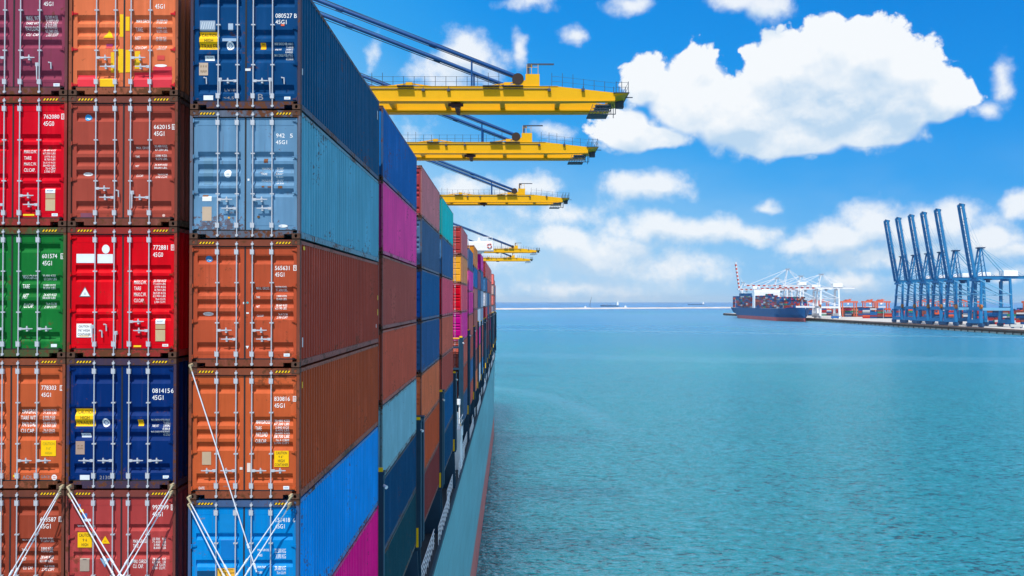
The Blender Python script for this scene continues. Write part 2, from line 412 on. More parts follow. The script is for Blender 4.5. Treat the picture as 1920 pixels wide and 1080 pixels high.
# ------------------------------------------------------------------ shipping containers
W2, L, H = 1.219, 12.192, 2.896
PAT = {
    'five': [(.36, .565), (1.075, 1.28), (1.355, 1.56), (1.63, 1.83), (2.33, 2.54)],
    'four': [(.93, 1.14), (1.21, 1.42), (1.49, 1.70), (1.76, 1.96)],
    'pairs': [(.84, 1.02), (1.08, 1.22), (1.72, 1.88), (1.94, 2.08)],
    'three': [(.76, .92), (1.37, 1.54), (1.98, 2.14)],
}
DOOR_T0, DOOR_T1 = 0.165, 2.70
RX = (0.165, 1.115, 1.345, 2.295)     # x extents of the pressed panels, from the left edge

def breakpoints(pat):
    b = []
    for a, c in PAT[pat]:
        k = c - a
        b += [(a, 0.0), (a + k * .46, 1.0), (a + k * .64, 1.0), (c, 0.0)]
    return b
def depth(pat, x, t):
    """how deep the pressed panel is at x from the left edge, t from the top"""
    e = 0.012
    w = 0.0
    for a, c in ((RX[0], RX[1]), (RX[2], RX[3])):
        if a < x < c: w = min(1.0, (x - a) / e, (c - x) / e)
    if w <= 0: return 0.0
    dmax = 0.062 if pat in ('five', 'four') else 0.050
    bp = breakpoints(pat)
    for (t0, d0), (t1, d1) in zip(bp[:-1], bp[1:]):
        if t0 <= t <= t1: return w * dmax * (d0 + (d1 - d0) * (t - t0) / max(1e-6, t1 - t0))
    return 0.0

MC = {}
def cached(key, fn):
    if key not in MC: MC[key] = fn()
    return MC[key]

YF = 0.045     # the door skin stands this far behind the front of the frame

def door_mesh(side, pat):
    x0, x1 = (0.075, 1.214) if side == 0 else (1.224, 2.363)
    a, c = (RX[0], RX[1]) if side == 0 else (RX[2], RX[3])
    xs = [x0, a, a + .012, c - .012, c, x1]
    ts = sorted(set([DOOR_T0] + [t for t, _ in breakpoints(pat)] + [DOOR_T1]))
    m = MB(); vs = []
    for t in ts:
        for x in xs: vs.append((x - W2, YF + depth(pat, x, t), H - t))
    n = len(xs)
    fs = [(j * n + i, j * n + i + 1, (j + 1) * n + i + 1, (j + 1) * n + i) for j in range(len(ts) - 1) for i in range(n - 1)]
    m.add(vs, fs)
    # edge returns, and pressed lines near the head and foot
    m.box(x0 - W2, x1 - W2, YF + .001, YF + .05, H - DOOR_T0, H - DOOR_T0 + .006)
    m.box(x0 - W2, x1 - W2, YF + .001, YF + .05, H - DOOR_T1 - .006, H - DOOR_T1)
    m.box(a - W2, c - W2, YF - .004, YF, H - .335, H - .325)
    m.box(a - W2, c - W2, YF - .004, YF, H - 2.60, H - 2.592)
    return m.mesh('door', PAINT, False)

def gasket_mesh():
    m = MB()
    m.box(.06 - W2, .076 - W2, YF - .006, YF + .04, H - DOOR_T1 - .012, H - DOOR_T0 + .012)
    m.box(2.362 - W2, 2.378 - W2, YF - .006, YF + .04, H - DOOR_T1 - .012, H - DOOR_T0 + .012)
    m.box(1.202 - W2, 1.236 - W2, YF - .010, YF + .03, H - DOOR_T1, H - DOOR_T0)
    m.box(.076 - W2, 2.362 - W2, YF - .007, YF + .04, H - DOOR_T0 - .004, H - DOOR_T0 + .022)
    m.box(.076 - W2, 2.362 - W2, YF - .007, YF + .04, H - DOOR_T1 - .022, H - DOOR_T1 + .004)
    return m.mesh('door_gasket', BLACK)

def frame_mesh():
    m = MB()
    for x0, x1 in ((-W2, -W2 + .062), (W2 - .062, W2)): m.box(x0, x1, 0.002, .15, .12, H - .12)
    m.box(-W2 + .062, W2 - .062, .006, .10, H - .148, H - .02)                # header
    m.box(-W2 + .165, W2 - .165, .012, .05, H - .02, H - .004)
    m.box(-W2 + .36, W2 - .36, .006, .12, .02, .172)                          # sill with fork notches
    for s in (-1, 1):
        m.box(s * (W2 - .16), s * (W2 - .36), .006, .12, .10, .172)
    return m.mesh('door_frame', FRM)

def rear_frame_mesh():
    m = MB()
    for s in (-1, 1): m.box(s * W2, s * (W2 - .12), L - .12, L - .002, 0, H)
    m.box(-W2 + .12, W2 - .12, L - .1, L - .01, H - .12, H - .01); m.box(-W2 + .12, W2 - .12, L - .1, L - .01, .02, .16)
    return m.mesh('rear_frame', FRM)

def rails_mesh(side):
    m = MB()
    for s in (side,):
        X = W2 * s; i = W2 * s - .06 * s
        m.box(X - .004 * s, i, .179, L - .179, H - .095, H - .015)             # top rail
        # bottom rail: its outer face leans so that its foot stands proud
        pts = [(X - .030 * s, .165), (X - .003 * s, .150), (X, .02), (X - .05 * s, .02), (X - .07 * s, .165)]
        m.prism(pts, 'y', .179, L - .179)
    return m.mesh('side_rail', RAIL)

def body_mesh():
    """corrugated side walls, roof, floor and front wall"""
    m = MB()
    z0, z1 = .165, H - .095
    y0, y1, n = .15, L - .12, 43
    p = (y1 - y0) / n
    for s in (-1, 1):
        prof = []
        for k in range(n):
            b = y0 + k * p
            prof += [(b, .006), (b + p * .27, .006), (b + p * .47, .060), (b + p * .80, .060)]
        prof.append((y1, .006))
        vs = [(s * (W2 - d), y, z0) for y, d in prof] + [(s * (W2 - d), y, z1) for y, d in prof]
        k = len(prof)
        m.add(vs, [(i, i + 1, k + i + 1, k + i) if s > 0 else (i + 1, i, k + i, k + i + 1) for i in range(k - 1)])
    # roof with shallow cross corrugation
    ys = [y0 + i * (y1 - y0) / 60 for i in range(61)]
    vs = []
    for i, y in enumerate(ys):
        z = H - .022 + (.012 if i % 2 else 0)
        vs += [(-W2 + .05, y, z), (W2 - .05, y, z)]
    m.add(vs, [(2 * i, 2 * i + 1, 2 * i + 3, 2 * i + 2) for i in range(60)])
    m.box(-W2 + .05, W2 - .05, .1, L - .1, .10, .14)
    m.box(-W2 + .06, W2 - .06, L - .06, L - .03, .14, H - .05)
    return m.mesh('body', PAINT, False)

def casting_mesh():
    m = MB()
    w, d, h = .178, .162, .118
    # the front face is a ring round an oval hole
    n = 12
    ov = [(.5 * w + .032 * math.cos(2 * math.pi * i / n), .5 * h + .042 * math.sin(2 * math.pi * i / n)) for i in range(n)]
    def ray(x, z):
        dx, dz = x - .5 * w, z - .5 * h; k = min(.5 * w / abs(dx) if abs(dx) > 1e-6 else 9, .5 * h / abs(dz) if abs(dz) > 1e-6 else 9)
        return (.5 * w + dx * k, .5 * h + dz * k)
    rim = [ray(*q) for q in ov]
    vs = [(x, 0, z) for x, z in ov] + [(x, 0, z) for x, z in rim] + [(x, .05, z) for x, z in ov]
    m.add(vs, [(i, (i + 1) % n, n + (i + 1) % n, n + i) for i in range(n)] + [(i, 2 * n + i, 2 * n + (i + 1) % n, (i + 1) % n) for i in range(n)])
    for cx, cz in ((0, 0), (w, 0), (w, h), (0, h)):
        near = sorted(range(n), key=lambda i: (rim[i][0] - cx) ** 2 + (rim[i][1] - cz) ** 2)[:2]
        m.add([(cx, 0, cz), (rim[near[0]][0], 0, rim[near[0]][1]), (rim[near[1]][0], 0, rim[near[1]][1])], [(0, 1, 2)])
    m.add([(x, .048, z) for x, z in ov], [tuple(range(n))], 1)
    m.add([(0, 0, 0), (w, 0, 0), (w, 0, h), (0, 0, h), (0, d, 0), (w, d, 0), (w, d, h), (0, d, h)],
          [(4, 7, 6, 5), (0, 4, 5, 1), (1, 5, 6, 2), (2, 6, 7, 3), (3, 7, 4, 0)])
    return m.mesh('corner_casting', [CAST, HOLE])

def bar_mesh():
    """one locking bar with its cams, guide boxes and clamps; origin on the bar's axis at the floor"""
    m = MB(); y = -.012
    m.cyl((0, y, .035), (0, y, H - .05), .0150, 8)
    for t in (.285, 2.60):       # guide boxes
        m.box(-.043, .036, -.03, .03, H - t - .055, H - t + .055)
        m.box(-.052, -.043, -.022, .034, H - t - .04, H - t + .07)
    for t in (.98, 1.89):
        m.box(-.045, .045, -.02, .036, H - t - .014, H - t + .014)
    for z in (.075, H - .10):    # cams and keepers
        m.box(-.030, .030, -.028, .006, z - .016, z + .016)
        m.box(-.020, .020, -.045, -.006, z - .034, z - .020)
    return m.mesh('locking_bar', GALV)

def handle_mesh(kind):
    m = MB()
    if kind == 'h':      # swung flat against its keeper
        m.box(0.01, .085, -.035, .004, -.028, .028)
        m.beam((.075, -.034, 0), (.33, -.034, .004), .018, .034, w1=.012, h1=.018)
        m.box(.185, .225, -.035, YF, -.055, .012)
        m.cyl((.205, -.045, .012), (.205, -.02, .012), .026, 8)
        m.cyl((.205, -.045, .05), (.205, -.03, .05), .016, 6)
    else:                # hanging down by its bar
        m.box(-.085, -.015, -.03, .004, -.03, .05)
        m.beam((-.05, -.034, .03), (-.045, -.030, -.34), .03, .018, w1=.018, h1=.012)
    return m.mesh('door_handle', GALV)

def hook_mesh():
    m = MB()
    m.beam((-.05, -.01, .06), (0.0, -.01, .05), .018, .02); m.beam((0.0, -.01, .06), (0.005, -.01, -.09), .02, .034)
    m.cyl((-.05, -.02, .06), (-.05, YF, .06), .016, 6)
    return m.mesh('handle_keeper', GALV)

def hinge_mesh():
    m = MB()
    m.cyl((0.014, .004, -.045), (0.014, .004, .045), .017, 7)
    m.hexa([(0.03, .01, -.024), (.12, YF - .02, -.014), (.12, YF + .002, -.014), (0.03, YF, -.024)],
           [(0.03, .01, .024), (.12, YF - .02, .014), (.12, YF + .002, .014), (0.03, YF, .024)])
    return m.mesh('hinge', PAINT)

def stripes_mesh(x0):
    m = MB()
    if True:
        m.box(x0 - W2, x0 + .35 - W2, .003, .008, H - .103, H - .052, 1)
        for k in range(5):
            a = x0 + .012 + k * .068
            m.prism([(a - W2, H - .100), (a + .034 - W2, H - .100), (a + .064 - W2, H - .055), (a + .030 - W2, H - .055)], 'y', .000, .004, 0)
    return m.mesh('hazard_stripes', [YEL, BLACK])

FONT_CACHE = {}
def glyph_mesh(text):
    """flat outline of the words as vertices, faces and their bounding box"""
    if text not in FONT_CACHE:
        cu = bpy.data.curves.new('lettering', 'FONT'); cu.body = text; cu.size = 1.0; cu.offset = 0.004; cu.resolution_u = 2
        cu.space_character = 1.02; cu.space_line = 0.95
        o = bpy.data.objects.new('lettering', cu); COL.objects.link(o)
        me = bpy.data.meshes.new_from_object(o.evaluated_get(bpy.context.evaluated_depsgraph_get()))
        vs = [(v.co.x, v.co.y) for v in me.vertices]; fs = [tuple(p.vertices) for p in me.polygons]
        bpy.data.objects.remove(o); bpy.data.curves.remove(cu); bpy.data.meshes.remove(me)
        xs = [v[0] for v in vs]; ys = [v[1] for v in vs]
        FONT_CACHE[text] = (vs, fs, (min(xs), max(xs), min(ys), max(ys)))
    return FONT_CACHE[text]

def press(me, pat, lift):
    """cut a flat marking at the panel's folds and lay it on the pressed door skin"""
    bm = bmesh.new(); bm.from_mesh(me)
    for t, _ in breakpoints(pat):
        bmesh.ops.bisect_plane(bm, geom=bm.verts[:] + bm.edges[:] + bm.faces[:], plane_co=(0, 0, H - t), plane_no=(0, 0, 1))
    for x in (RX[0], RX[1], RX[2], RX[3]):
        bmesh.ops.bisect_plane(bm, geom=bm.verts[:] + bm.edges[:] + bm.faces[:], plane_co=(x - W2, 0, 0), plane_no=(1, 0, 0))
    for v in bm.verts: v.co.y += YF + depth(pat, v.co.x + W2, H - v.co.z) - lift
    bmesh.ops.recalc_face_normals(bm, faces=bm.faces)
    for f in bm.faces:
        if f.normal.y > 0: f.normal_flip()
    bm.to_mesh(me); bm.free()
    return me

def text_into(mb_, text, x0, t0, x1, t1, mi=0):
    vs, fs, (a, b, c, d) = glyph_mesh(text)
    kx, kz = (x1 - x0) / (b - a), (t1 - t0) / (d - c)
    mb_.add([(x0 + (x - a) * kx - W2, 0, H - t1 + (y - c) * kz) for x, y in vs], fs, mi)

def build_container(loc, color, label, group, hscale=1.0, pat='five', detail=2, handles=None, marks=None, side=None, hinge=None,
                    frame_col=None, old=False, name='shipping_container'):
    root = thing(name, label, 'container', loc, group)
    root.scale = (1, 1, hscale)
    fc = frame_col or tuple(c * .62 + .02 for c in color)
    sc = side or color
    obj('body', cached('body', body_mesh), root, color=sc)
    obj('side_rail', cached(('rails', 1), lambda: rails_mesh(1)), root, color=sc); obj('side_rail', cached(('rails', -1), lambda: rails_mesh(-1)), root, color=sc)
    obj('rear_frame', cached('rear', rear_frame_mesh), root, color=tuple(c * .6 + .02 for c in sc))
    if detail == 0: 
        fm = obj('door_frame', cached('frame', frame_mesh), root, color=fc)
        for s in (0, 1): obj('door', cached(('door', s, pat), lambda: door_mesh(s, pat)), root, color=color)
        return root
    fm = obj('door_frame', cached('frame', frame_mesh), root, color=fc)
    cm = cached('cast', casting_mesh)
    for x, z in ((-W2, 0), (W2 - .178, 0), (-W2, H - .118), (W2 - .178, H - .118)):
        obj('corner_casting', cm, root, loc=(x, -.003, z))
    if detail >= 2:
        for q in (.20, 1.89): obj('hazard_stripes', cached(('stripes', q), lambda: stripes_mesh(q)), root)
    obj('door_gasket', cached('gasket', gasket_mesh), root)
    if handles is None: handles = [('h', 0, 1, 2.06), ('h', 1, -1, 2.26), ('h', 2, 1, 2.06), ('h', 3, -1, 2.26)]
    BX = (.62, 1.045, 1.393, 1.82)
    for s in (0, 1):
        d = obj('door', cached(('door', s, pat), lambda: door_mesh(s, pat)), root, color=color)
        if old: d.material_slots[0].link = 'OBJECT'; d.material_slots[0].material = PAINT_OLD
        for k in (0, 1):
            obj('locking_bar', cached('bar', bar_mesh), d, loc=(BX[2 * s + k] - W2, 0, 0))
        if detail >= 2:
            for hk, bi, dr, t in handles:
                if bi // 2 != s: continue
                if hk == 'h': obj('door_handle', cached('hh', lambda: handle_mesh('h')), d, loc=(BX[bi] - W2, 0, H - t), scale=(dr, 1, 1))
                else:
                    obj('door_handle', cached('hv', lambda: handle_mesh('v')), d, loc=(BX[bi] - W2, 0, H - t), scale=(dr, 1, 1))
                    obj('handle_keeper', cached('hk', hook_mesh), d, loc=(BX[bi] - W2 + dr * .26, 0, H - t))
            for t in (.235, 1.05, 1.86, 2.66):
                obj('hinge', cached('hinge', hinge_mesh), d, loc=((.062 - W2) if s == 0 else (W2 - .062), 0, H - t),
                    scale=((1 if s == 0 else -1), 1, 1), color=hinge or tuple(c * .9 for c in color))
            if marks:
                tx = MB(); has = False; ck = MB(); hc = False
                for mk in marks:
                    kind, x0, t0, x1, t1 = mk[0], mk[1], mk[2], mk[3], mk[4]
                    if (0 if (x0 + x1) / 2 < 1.219 else 1) != s: continue
                    if kind == 'text':
                        text_into(tx, mk[5], x0, t0, x1, t1); has = True
                    elif kind == 'chalk':
                        text_into(ck, mk[5], x0, t0, x1, t1); hc = True
                    elif kind == 'boxed':      # check digit in a white outlined box
                        text_into(tx, mk[5], x0 + .022, t0 + .018, x1 - .022, t1 - .018); e = .012; has = True
                        for a, b_, c_, d_ in ((x0, x1, t0, t0 + e), (x0, x1, t1 - e, t1), (x0, x0 + e, t0 + e, t1 - e), (x1 - e, x1, t0 + e, t1 - e)):
                            tx.add([(a - W2, 0, H - d_), (b_ - W2, 0, H - d_), (b_ - W2, 0, H - c_), (a - W2, 0, H - c_)], [(0, 1, 2, 3)])
                    else:
                        make_plate(d, pat, mk)
                if hc: obj('chalk_scribble', press(ck.mesh('chalk_scribble', flat_mat((.26, .26, .28)), False), pat, .004), d)
                if has: obj('lettering', press(tx.mesh('lettering', WHITE, False), pat, .004), d)
    return root

def flat_mat(rgb): 
    return material('decal_%02x%02x%02x' % tuple(int(max(0, min(1, c)) * 255) for c in rgb), rgb, 0.55, var=.12, scale=6)

PL = [0]
def make_plate(door, pat, mk):
    """('plate'|'tri'|'tridown'|'disc'|'oval', x0,t0,x1,t1, name, rgb, [(text, fx0, ft0, fx1, ft1)...], text rgb)"""
    kind, x0, t0, x1, t1, name, rgb = mk[:7]
    lines = mk[7] if len(mk) > 7 else []; trgb = mk[8] if len(mk) > 8 else (.02, .02, .02)
    m = MB(); cx, ct = (x0 + x1) / 2, (t0 + t1) / 2; PL[0] += 1; lift = .003 + (PL[0] % 14) * .0006
    if kind == 'plate': pts = [(x0, t1), (x1, t1), (x1, t0), (x0, t0)]
    elif kind == 'tri': pts = [(x0, t1), (x1, t1), (cx, t0)]
    elif kind == 'tridown': pts = [(cx, t1), (x1, t0), (x0, t0)]
    else: pts = [(cx + (x1 - x0) / 2 * math.cos(-a * math.pi / 12), ct + (t1 - t0) / 2 * math.sin(-a * math.pi / 12)) for a in range(24)]
    m.add([(x - W2, 0, H - t) for x, t in pts], [tuple(range(len(pts)))])
    p = obj(name, press(m.mesh(name, flat_mat(rgb), False), pat, lift), door)
    if lines:
        tm = MB()
        for (s_, a, b, c, d) in lines:
            w_, h_ = x1 - x0, t1 - t0
            text_into(tm, s_, x0 + a * w_, t0 + b * h_, x0 + c * w_, t0 + d * h_)
        me = press(tm.mesh('sign_text', flat_mat(trgb), False), pat, lift + .0025)
        # the words belong to the sign: one mesh with it
        bm = bmesh.new(); bm.from_mesh(p.data); n0 = len(bm.faces); bm.from_mesh(me)
        bm.faces.ensure_lookup_table()
        for f in bm.faces[n0:]: f.material_index = 1
        bm.to_mesh(p.data); bm.free(); p.data.materials.append(me.materials[0]); bpy.data.meshes.remove(me)

def marks_from_crop(ox, oy, k, left, top, items, vs=84.0):
    """marks read off an enlarged view: (kind, x0, y0, x1, y1, ...) in its pixels -> metres from the door's top left"""
    out = []
    for it in items:
        kind, a, b, c, d = it[:5]
        out.append((kind, (ox + a / k - left) / 84.0, (oy + b / k - top) / vs, (ox + c / k - left) / 84.0, (oy + d / k - top) / vs) + tuple(it[5:]))
    return out

def rows(kx0, kx1, nx0, nx1, labels, nums):
    """the weights painted on a door: words with their y extents, and number lines"""
    o = [('text', kx0, a, kx1 if not w else kx0 + (kx1 - kx0) * w, b, s) for s, a, b, w in labels]
    return o + [('text', nx0 + (nx1 - nx0) * i, a, nx1, b, s) for s, a, b, i in nums]
def paint(rgb, k=0.80): return tuple(c * k for c in lin(rgb))
def shade(rgb, k=0.80):      # a colour read off a face in open shade
    r, g_, b = lin(rgb); return (min(.9, r / .31 * k), min(.85, max(0, g_ - .006) / .46 * k), min(.9, max(0, b - .016) / .56 * k))

C1, C2, C3, C4, C5, C6, C7, C8, C9, C10 = (0, 0, 4.908), (340, 0, 4.908), (0, 200, 4.908), (340, 200, 4.5), (0, 420, 4.153), (340, 440, 4.153), (0, 670, 4.32), (340, 680, 4.153), (0, 900, 5.333), (340, 900, 5.053)
LA, LB = -80.5, 127.3
NUM = lambda s, a, b, i=0.0: (s, a, b, i)
YC = (.84, .50, .0)
FRONT = {}
FRONT['A', 1] = dict(rgb=(143, 62, 88), crop=C1, left=LA, top=-66, label='plum purple container, upper left corner of the front stacks', handles=[('h', 2, 1, 2.06), ('v', 3, 1, 2.22), ('h', 1, -1, 2.06)], items=[
    ('text', 380, 0, 468, 40, '45G1')] + rows(213, 340, 390, 505, [('MAX. WT.', 132, 168, 0), ('TARE WT.', 185, 215, 0), ('PAYLOAD', 232, 268, 0), ('CU. CAP.', 288, 320, 0)],
    [NUM('32.500 KGS', 130, 152), NUM('71.650 LBS', 156, 178), NUM('3.770 KGS', 184, 202, .1), NUM('8.310 LBS', 206, 224, .1), NUM('28.730 KGS', 230, 250), NUM('63.340 LBS', 258, 282), NUM('76.3 CU.M', 285, 302, .2), NUM('2.700 CU.FT', 307, 326, .1)]) + [
    ('plate', 475, 762, 533, 790, 'label_sticker', (.75, .78, .82), [('---', .2, .4, .8, .6)], (.03, .3, .7))])
FRONT['B', 1] = dict(rgb=(226, 118, 76), crop=C1, left=LB, top=-68, label='light orange container with yellow and red paint patches on its doors', hinge=(.55, .02, .03), items=[
    ('text', 1410, 12, 1498, 55, '45G1')] + rows(1230, 1362, 1418, 1515, [('MAX.GROSS', 150, 182, 0), ('TARE', 230, 264, .48), ('NET', 316, 348, .38), ('CU.CAP.', 402, 434, .8)],
    [NUM('32.500 KG', 148, 166), NUM('71.650 LBS', 172, 192), NUM('3.880 KG', 228, 244, .05), NUM('8.570 LBS', 252, 272), NUM('28.620 KG', 318, 334), NUM('63.100 LBS', 338, 356), NUM('76.2 CU.M', 400, 416, .2), NUM('2.690 CU.FT', 422, 440, .1)]) + [
    ('tri', 935, 250, 1028, 328, 'warning_triangle', YC, [('....', .3, .6, .7, .66)]),
    ('plate', 953, 378, 1012, 402, 'label_sticker', (.25, .03, .12)), ('plate', 953, 404, 1012, 426, 'label_sticker', (.6, .05, .06)),
    ('plate', 1085, 108, 1118, 318, 'paint_patch', (.80, .48, .005)), ('plate', 1140, 130, 1176, 262, 'paint_patch', (.80, .48, .005)),
    ('plate', 1072, 432, 1120, 652, 'paint_patch', (.80, .48, .005)), ('plate', 1142, 440, 1190, 650, 'paint_patch', (.80, .48, .005)),
    ('plate', 1005, 462, 1036, 650, 'paint_patch', (.76, .45, .01)), ('plate', 1226, 452, 1275, 616, 'paint_patch', (.76, .45, .01)),
    ('plate', 697, 672, 868, 808, 'paint_patch', (.72, .03, .05)), ('plate', 905, 708, 1045, 810, 'paint_patch', (.80, .47, .005)),
    ('plate', 1215, 648, 1568, 785, 'paint_patch', (.66, .03, .05)), ('plate', 1395, 596, 1568, 810, 'paint_patch', (.60, .03, .05)),
    ('plate', 1433, 492, 1502, 534, 'label_sticker', (.6, .06, .05)), ('oval', 1410, 575, 1525, 600, 'label_sticker', (.8, .8, .8))])
FRONT['C', 1] = dict(rgb=(0, 68, 122), side=(2, 66, 108), crop=C2, left=357.5, top=-38, label='navy blue container with CAUTION HIGH TRAILER sign, number 080527',
    handles=[('v', 0, -1, 2.24), ('h', 1, -1, 2.26), ('h', 2, 1, 2.26), ('v', 3, 1, 2.24)], items=[
    ('text', 857, 110, 1010, 152, '080527'), ('text', 1028, 112, 1053, 152, 'B'), ('text', 857, 170, 958, 210, '45G1'), ('plate', 908, 210, 940, 228, 'label_sticker', (.7, .12, .05)),
    ('plate', 160, 282, 336, 446, 'caution_sign', YC, [('CAUTION', .1, .08, .93, .27), ('HIGH', .27, .40, .72, .60), ('TRAILER', .08, .70, .94, .92)]),
    ('plate', 166, 178, 306, 276, 'label_sticker', (.30, .38, .48), [('//////', .05, .15, .95, .8)], (.6, .65, .7)),
    ('disc', 405, 372, 475, 452, 'round_emblem', (.75, .78, .82), [('O', .22, .2, .78, .8)], (.02, .12, .3)),
    ('plate', 208, 506, 296, 550, 'label_sticker', (.7, .73, .76), [('ACEP', .15, .2, .85, .5)], (.1, .1, .12)),
    ('plate', 160, 574, 242, 692, 'data_plate', (.48, .37, .28), [('=-=-=', .15, .2, .85, .8)], (.3, .22, .15)),
    ('plate', 583, 628, 632, 650, 'label_sticker', (.7, .7, .7)), ('plate', 720, 386, 768, 446, 'label_sticker', (.84, .42, .0), [('22G', .2, .1, .8, .35)]),
    ('plate', 202, 880, 290, 924, 'label_sticker', (.7, .73, .76)), ('plate', 940, 892, 996, 918, 'label_sticker', (.75, .78, .8), [('---', .2, .4, .8, .6)], (.03, .3, .7)),
    ('plate', 425, 205, 470, 268, 'torn_sticker', (.35, .45, .58)), ('plate', 372, 345, 500, 372, 'torn_sticker', (.30, .42, .58)),
    ('chalk', 385, 812, 486, 836, 'LV/8'), ('chalk', 385, 890, 480, 920, '<4,5'), ('chalk', 700, 866, 748, 924, 'B'),
    ] + rows(848, 950, 950, 1015, [('MAX GROSS WT', 384, 404, 1.1), ('TARE WT', 438, 456, .62), ('MAX CARGO WT', 492, 512, 1.1)],
    [NUM('32.500KG', 386, 404), NUM('71.650LB', 412, 430), NUM('3.830KG', 438, 456), NUM('8.440LB', 464, 484), NUM('28.670KG', 492, 512), NUM('63.200LB', 520, 542)]))
FRONT['A', 2] = dict(rgb=(216, 4, 34), crop=C3, left=LA, top=180, pat='pairs', label='bright red container with number 762080 on its doors',
    handles=[('h', 2, 1, 2.22), ('h', 3, -1, 2.42), ('h', 1, -1, 2.42)], items=[
    ('text', 388, 74, 532, 112, '762080'), ('boxed', 550, 66, 578, 118, '3'), ('text', 385, 136, 484, 178, '45G0'),
    ('plate', 408, 756, 498, 796, 'label_sticker', (.72, .74, .76), [('ACEP', .15, .25, .8, .55)], (.1, .2, .4)), ('plate', 410, 800, 498, 846, 'data_plate', (.45, .33, .20)),
    ('plate', 410, 852, 498, 957, 'data_plate', (.52, .40, .24)), ('plate', 205, 988, 308, 1004, 'paint_mark', (.85, .6, .02)), ('plate', 468, 982, 524, 1008, 'label_sticker', (.76, .78, .8), [('---', .2, .4, .8, .6)], (.03, .3, .7)),
    ] + rows(210, 325, 385, 498, [('MAX.G.W.', 400, 430, 0), ('TARE', 458, 488, .58), ('MAX.C.W.', 514, 542, 0), ('CU.CAP.', 568, 600, .9)],
    [NUM('30.480 KGS', 394, 412), NUM('67.200 LBS', 422, 440), NUM('3.970 KGS', 452, 470, .12), NUM('8.750 LBS', 478, 496, .12), NUM('26.510 KGS', 508, 524), NUM('58.450 LBS', 534, 552), NUM('76.4 CBM', 560, 580, .2), NUM('2.700 CFT', 588, 608, .1)]))
FRONT['B', 2] = dict(rgb=(170, 75, 62), crop=C3, left=LB, top=180, label='reddish brown container with round blue emblem and number 662015',
    handles=[('h', 0, 1, 2.06), ('h', 1, -1, 2.26), ('v', 2, -1, 2.16), ('h', 3, -1, 2.26)], items=[
    ('text', 1406, 168, 1556, 206, '662015'), ('boxed', 1572, 162, 1602, 212, '6'), ('text', 1406, 228, 1502, 270, '45G1'),
    ('disc', 762, 72, 826, 130, 'round_emblem', (.03, .30, .62), [('~', .2, .5, .8, .8)], (.7, .75, .8)), ('oval', 747, 604, 836, 636, 'label_sticker', (.72, .74, .76), [('====', .2, .3, .8, .6)], (.3, .35, .4)),
    ('plate', 735, 975, 842, 1024, 'faded_patch', (.20, .06, .10)), ('disc', 1487, 988, 1514, 1014, 'label_sticker', (.7, .45, .4)),
    ] + rows(1238, 1355, 1410, 1530, [('MAX. GROSS', 368, 388, 0), ('TARE', 452, 472, .32), ('NET', 538, 556, .26), ('CU.CAP.', 624, 644, .55)],
    [NUM('30.480 KGS.', 354, 374), NUM('67.200 LBS.', 384, 404), NUM('3.880 KGS.', 442, 460, .1), NUM('8.570 LBS.', 470, 490, .1), NUM('26.600 KGS.', 524, 542), NUM('58.640 LBS.', 554, 572), NUM('76.4 CU.M.', 614, 632, .2), NUM('2.700 CU.FT.', 640, 656, .08)]))
FRONT['C', 2] = dict(rgb=(104, 148, 184), side=(58, 130, 165), crop=C4, left=356, top=206, pat='four', old=True, label='pale blue container spotted with rust, topmost but one of its stack',
    handles=[('h', 0, 1, 2.02), ('h', 1, -1, 2.22), ('h', 2, 1, 2.02), ('h', 3, -1, 2.22)], items=[
    ('text', 788, 228, 860, 264, '942'), ('text', 904, 230, 928, 264, '5'), ('text', 786, 286, 880, 320, '45G1'),
    ('disc', 354, 536, 414, 606, 'round_emblem', (.74, .77, .80), [('=', .3, .35, .7, .6)], (.3, .4, .5)),
    ('plate', 172, 766, 250, 806, 'label_sticker', (.76, .77, .76)), ('plate', 172, 854, 250, 974, 'data_plate', (.50, .38, .28)), ('plate', 172, 752, 220, 768, 'rust_patch', (.18, .07, .02)),
    ('oval', 812, 1006, 888, 1032, 'label_sticker', (.74, .76, .78), [('CA', .1, .3, .4, .7)], (.05, .2, .5)),
    ('plate', 686, 442, 720, 478, 'rust_patch', (.14, .05, .02)), ('plate', 668, 676, 690, 688, 'rust_patch', (.2, .08, .03)), ('plate', 718, 680, 754, 690, 'rust_patch', (.2, .08, .03)),
    ('plate', 806, 676, 842, 698, 'rust_patch', (.16, .07, .03)), ('plate', 182, 436, 256, 660, 'faded_patch', (.09, .20, .31)), ('disc', 386, 938, 406, 956, 'paint_mark', (.8, .4, .02)),
    ('disc', 632, 930, 656, 952, 'rust_patch', (.12, .06, .02)), ('plate', 408, 862, 438, 876, 'rust_patch', (.14, .07, .03)), ('plate', 550, 614, 566, 632, 'label_sticker', (.75, .78, .8)),
    ] + rows(665, 750, 790, 848, [('MAX.GROSS', 518, 532, 0), ('TARE', 566, 584, .6), ('PAYLOAD', 620, 636, 0)],
    [NUM('32.500"', 516, 532), NUM('71.650"', 542, 556), NUM('3.830"', 568, 582), NUM('8.440', 594, 608), NUM('28.670"', 620, 636), NUM('63.210', 646, 660)]))
